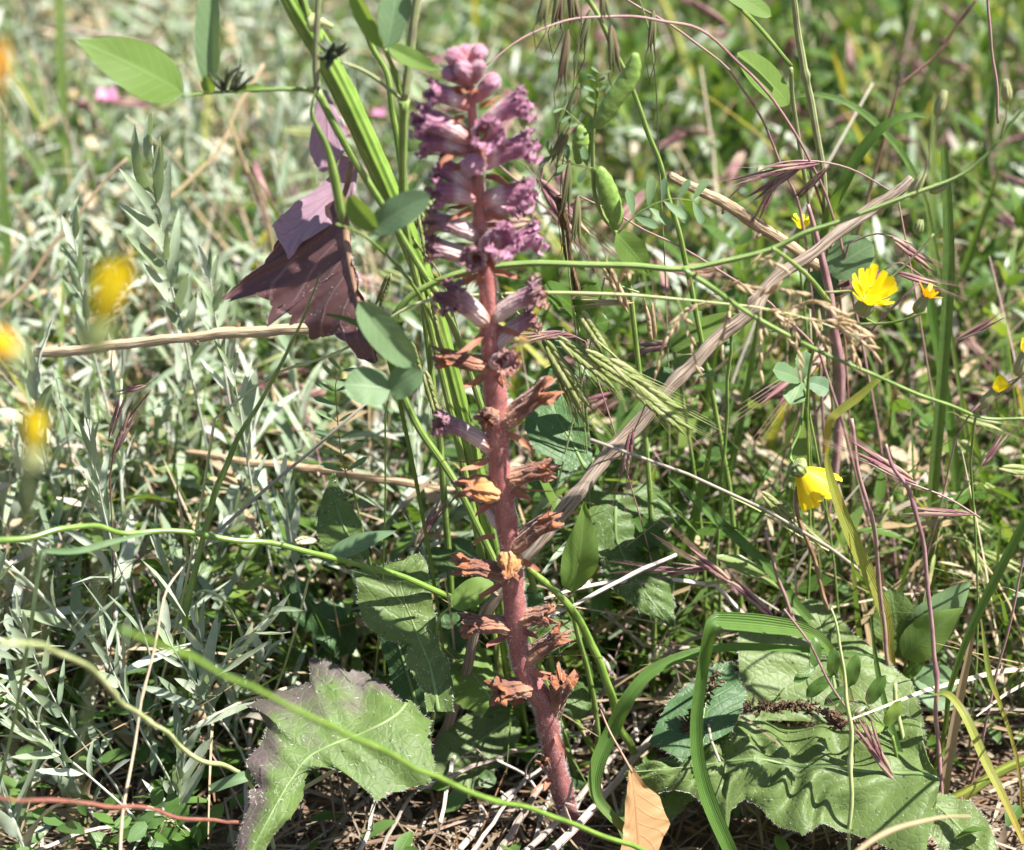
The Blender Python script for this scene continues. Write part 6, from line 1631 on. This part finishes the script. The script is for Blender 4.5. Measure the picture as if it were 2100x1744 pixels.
mb = trace_leaf([((1296, 1570), (1294, 1572), (1298, 1572)), ((1300, 1610), (1290, 1605), (1325, 1612)), ((1304, 1650), (1286, 1645), (1355, 1635)), ((1306, 1690), (1282, 1690), (1362, 1665)), ((1308, 1720), (1276, 1725), (1374, 1690)), ((1308, 1760), (1268, 1765), (1352, 1730)), ((1306, 1800), (1262, 1800), (1330, 1790))], A(1310, 1690, -.05), Vector((.3, -.8, .4)), .0016, 5, 5, 9.0)
part(mb, 'blade', M['dryleaf'], dl)
add_stem(dl, [(1231, 1455), (1250, 1500), (1275, 1545), (1297, 1585)], -.03, -.048, [4, 5, 5, 6], M['stem_brown'], 'leaf_stalk')
def crumbs(label, px, n, Y, seed, mat='debris'):
    rg = random.Random(seed)
    t = thing('leaf_debris', label, 'debris', A(px[0][0], px[0][1], Y))
    mb = MB()
    for i in range(n):
        k = rg.randrange(len(px) - 1)
        f = rg.random()
        x = px[k][0] + (px[k + 1][0] - px[k][0]) * f + rg.uniform(-12, 12)
        y = px[k][1] + (px[k + 1][1] - px[k][1]) * f + rg.uniform(-9, 9)
        p = A(x, y, Y)
        d = Vector((rg.uniform(-1, 1), rg.uniform(-1, 1), rg.uniform(-.5, .8))).normalized()
        f_ = rg.uniform(.35, 1.0)
        mb.tube([p, p + d * .0014 * f_, p + d * .0032 * f_], [.0003 * f_, .0007 * f_, .0002], 5, rg.random(), wob=.6, seed=i)
    o = part(mb, 'crumbs', M[mat], t); o['kind'] = 'stuff'
crumbs('brown crumbs of debris along the top of the wrinkled leaf', [(1530, 1450), (1600, 1452), (1660, 1450), (1710, 1470), (1720, 1490)], 300, -.022, 1)
crumbs('brown frass heaped on the dark low leaf', [(1470, 1390), (1440, 1440), (1415, 1480), (1400, 1520)], 220, -.004, 2)
# pebbles
for i in range(16):
    rg = random.Random(i + 900)
    X, Y = rg.uniform(-.2, .3), rg.uniform(-.03, .35)
    mb = MB(); s = rg.uniform(.002, .006)
    c = Vector((X, Y, s * .3 + hgt(X, Y)))
    mb.tube([c - UP * s * .8, c - UP * s * .5, c, c + UP * s * .5, c + UP * s * .75], [s * .4, s * .9, s * 1.2, s * .9, s * .3], 9, wob=.5, seed=i)
    single(mb, 'pebble', M['stone'], 'small pale pebble lying on the soil between the stems', 'stone', 'pebbles on the soil', origin=c)
# ------------------------------------------------------------------ each scattered plant is told apart by the landmark it grows behind
LM = [('the purple leaf', 620, 560), ('the thick green stem', 740, 300), ('the broomrape flowers', 980, 300), ('the upper withered flowers', 1010, 800), ('the lowest withered flowers', 1060, 1300), ('the vetch pods', 1240, 300), ('the wild oat', 1190, 120),
      ('the dry branch', 1560, 620), ('the lower half of the dry branch', 1250, 930), ('the short brown branch', 1480, 420), ('the tan panicle', 1650, 690), ('the nodding yellow head', 1660, 985), ('the open yellow head', 1785, 605), ('the yellow-green bud', 1930, 200),
      ('the tall blurred yellow flower', 230, 600), ('the low blurred yellow flower', 65, 900), ('the level dry stick', 420, 690), ('the reddish stick', 640, 965), ('the long jointed stem', 400, 1092), ('the large oval leaf tip', 260, 130), ('the dark seed heads', 560, 150),
      ('the pale kinked stem', 200, 1400), ('the red stem', 250, 1655), ('the purplish hairy leaf', 650, 1450), ('the pointed toothed leaf', 700, 1060), ('the pale toothed leaf', 830, 1250), ('the dappled leaf', 1310, 1150), ('the wrinkled leaf', 1650, 1560), ('the broad oval leaves', 1880, 1280),
      ('the hanging half-closed yellow head', 2050, 810), ('the bowing grass blade', 1790, 300), ('the long pale blade', 2040, 1200), ('the purple arching stem', 1440, 65), ('the leafy herb tops', 2000, 120), ('the tall straight blade', 1940, 600)]
for o in bpy.data.objects:
    if o.parent or 'group' not in o or o['group'].startswith(('bleached', 'pebbles')):
        continue
    p = o.location + Vector((0, 0, .06 if o['category'] == 'plant' else .1))
    x, y = proj(p)
    n = min(LM, key=lambda l: (l[1] - x) ** 2 + (l[2] - y) ** 2)
    far = o.location.y
    o['label'] = o['label'].replace('single dead straw stalk leaning through the plants', 'dead straw stalk leaning through the plants') + (' close behind ' if far < .22 else ' behind ' if far < .5 else ' well beyond ') + n[0]
print('tris', sum(len(p.vertices) - 2 for m in bpy.data.meshes for p in m.polygons), 'objects', len(bpy.data.objects))
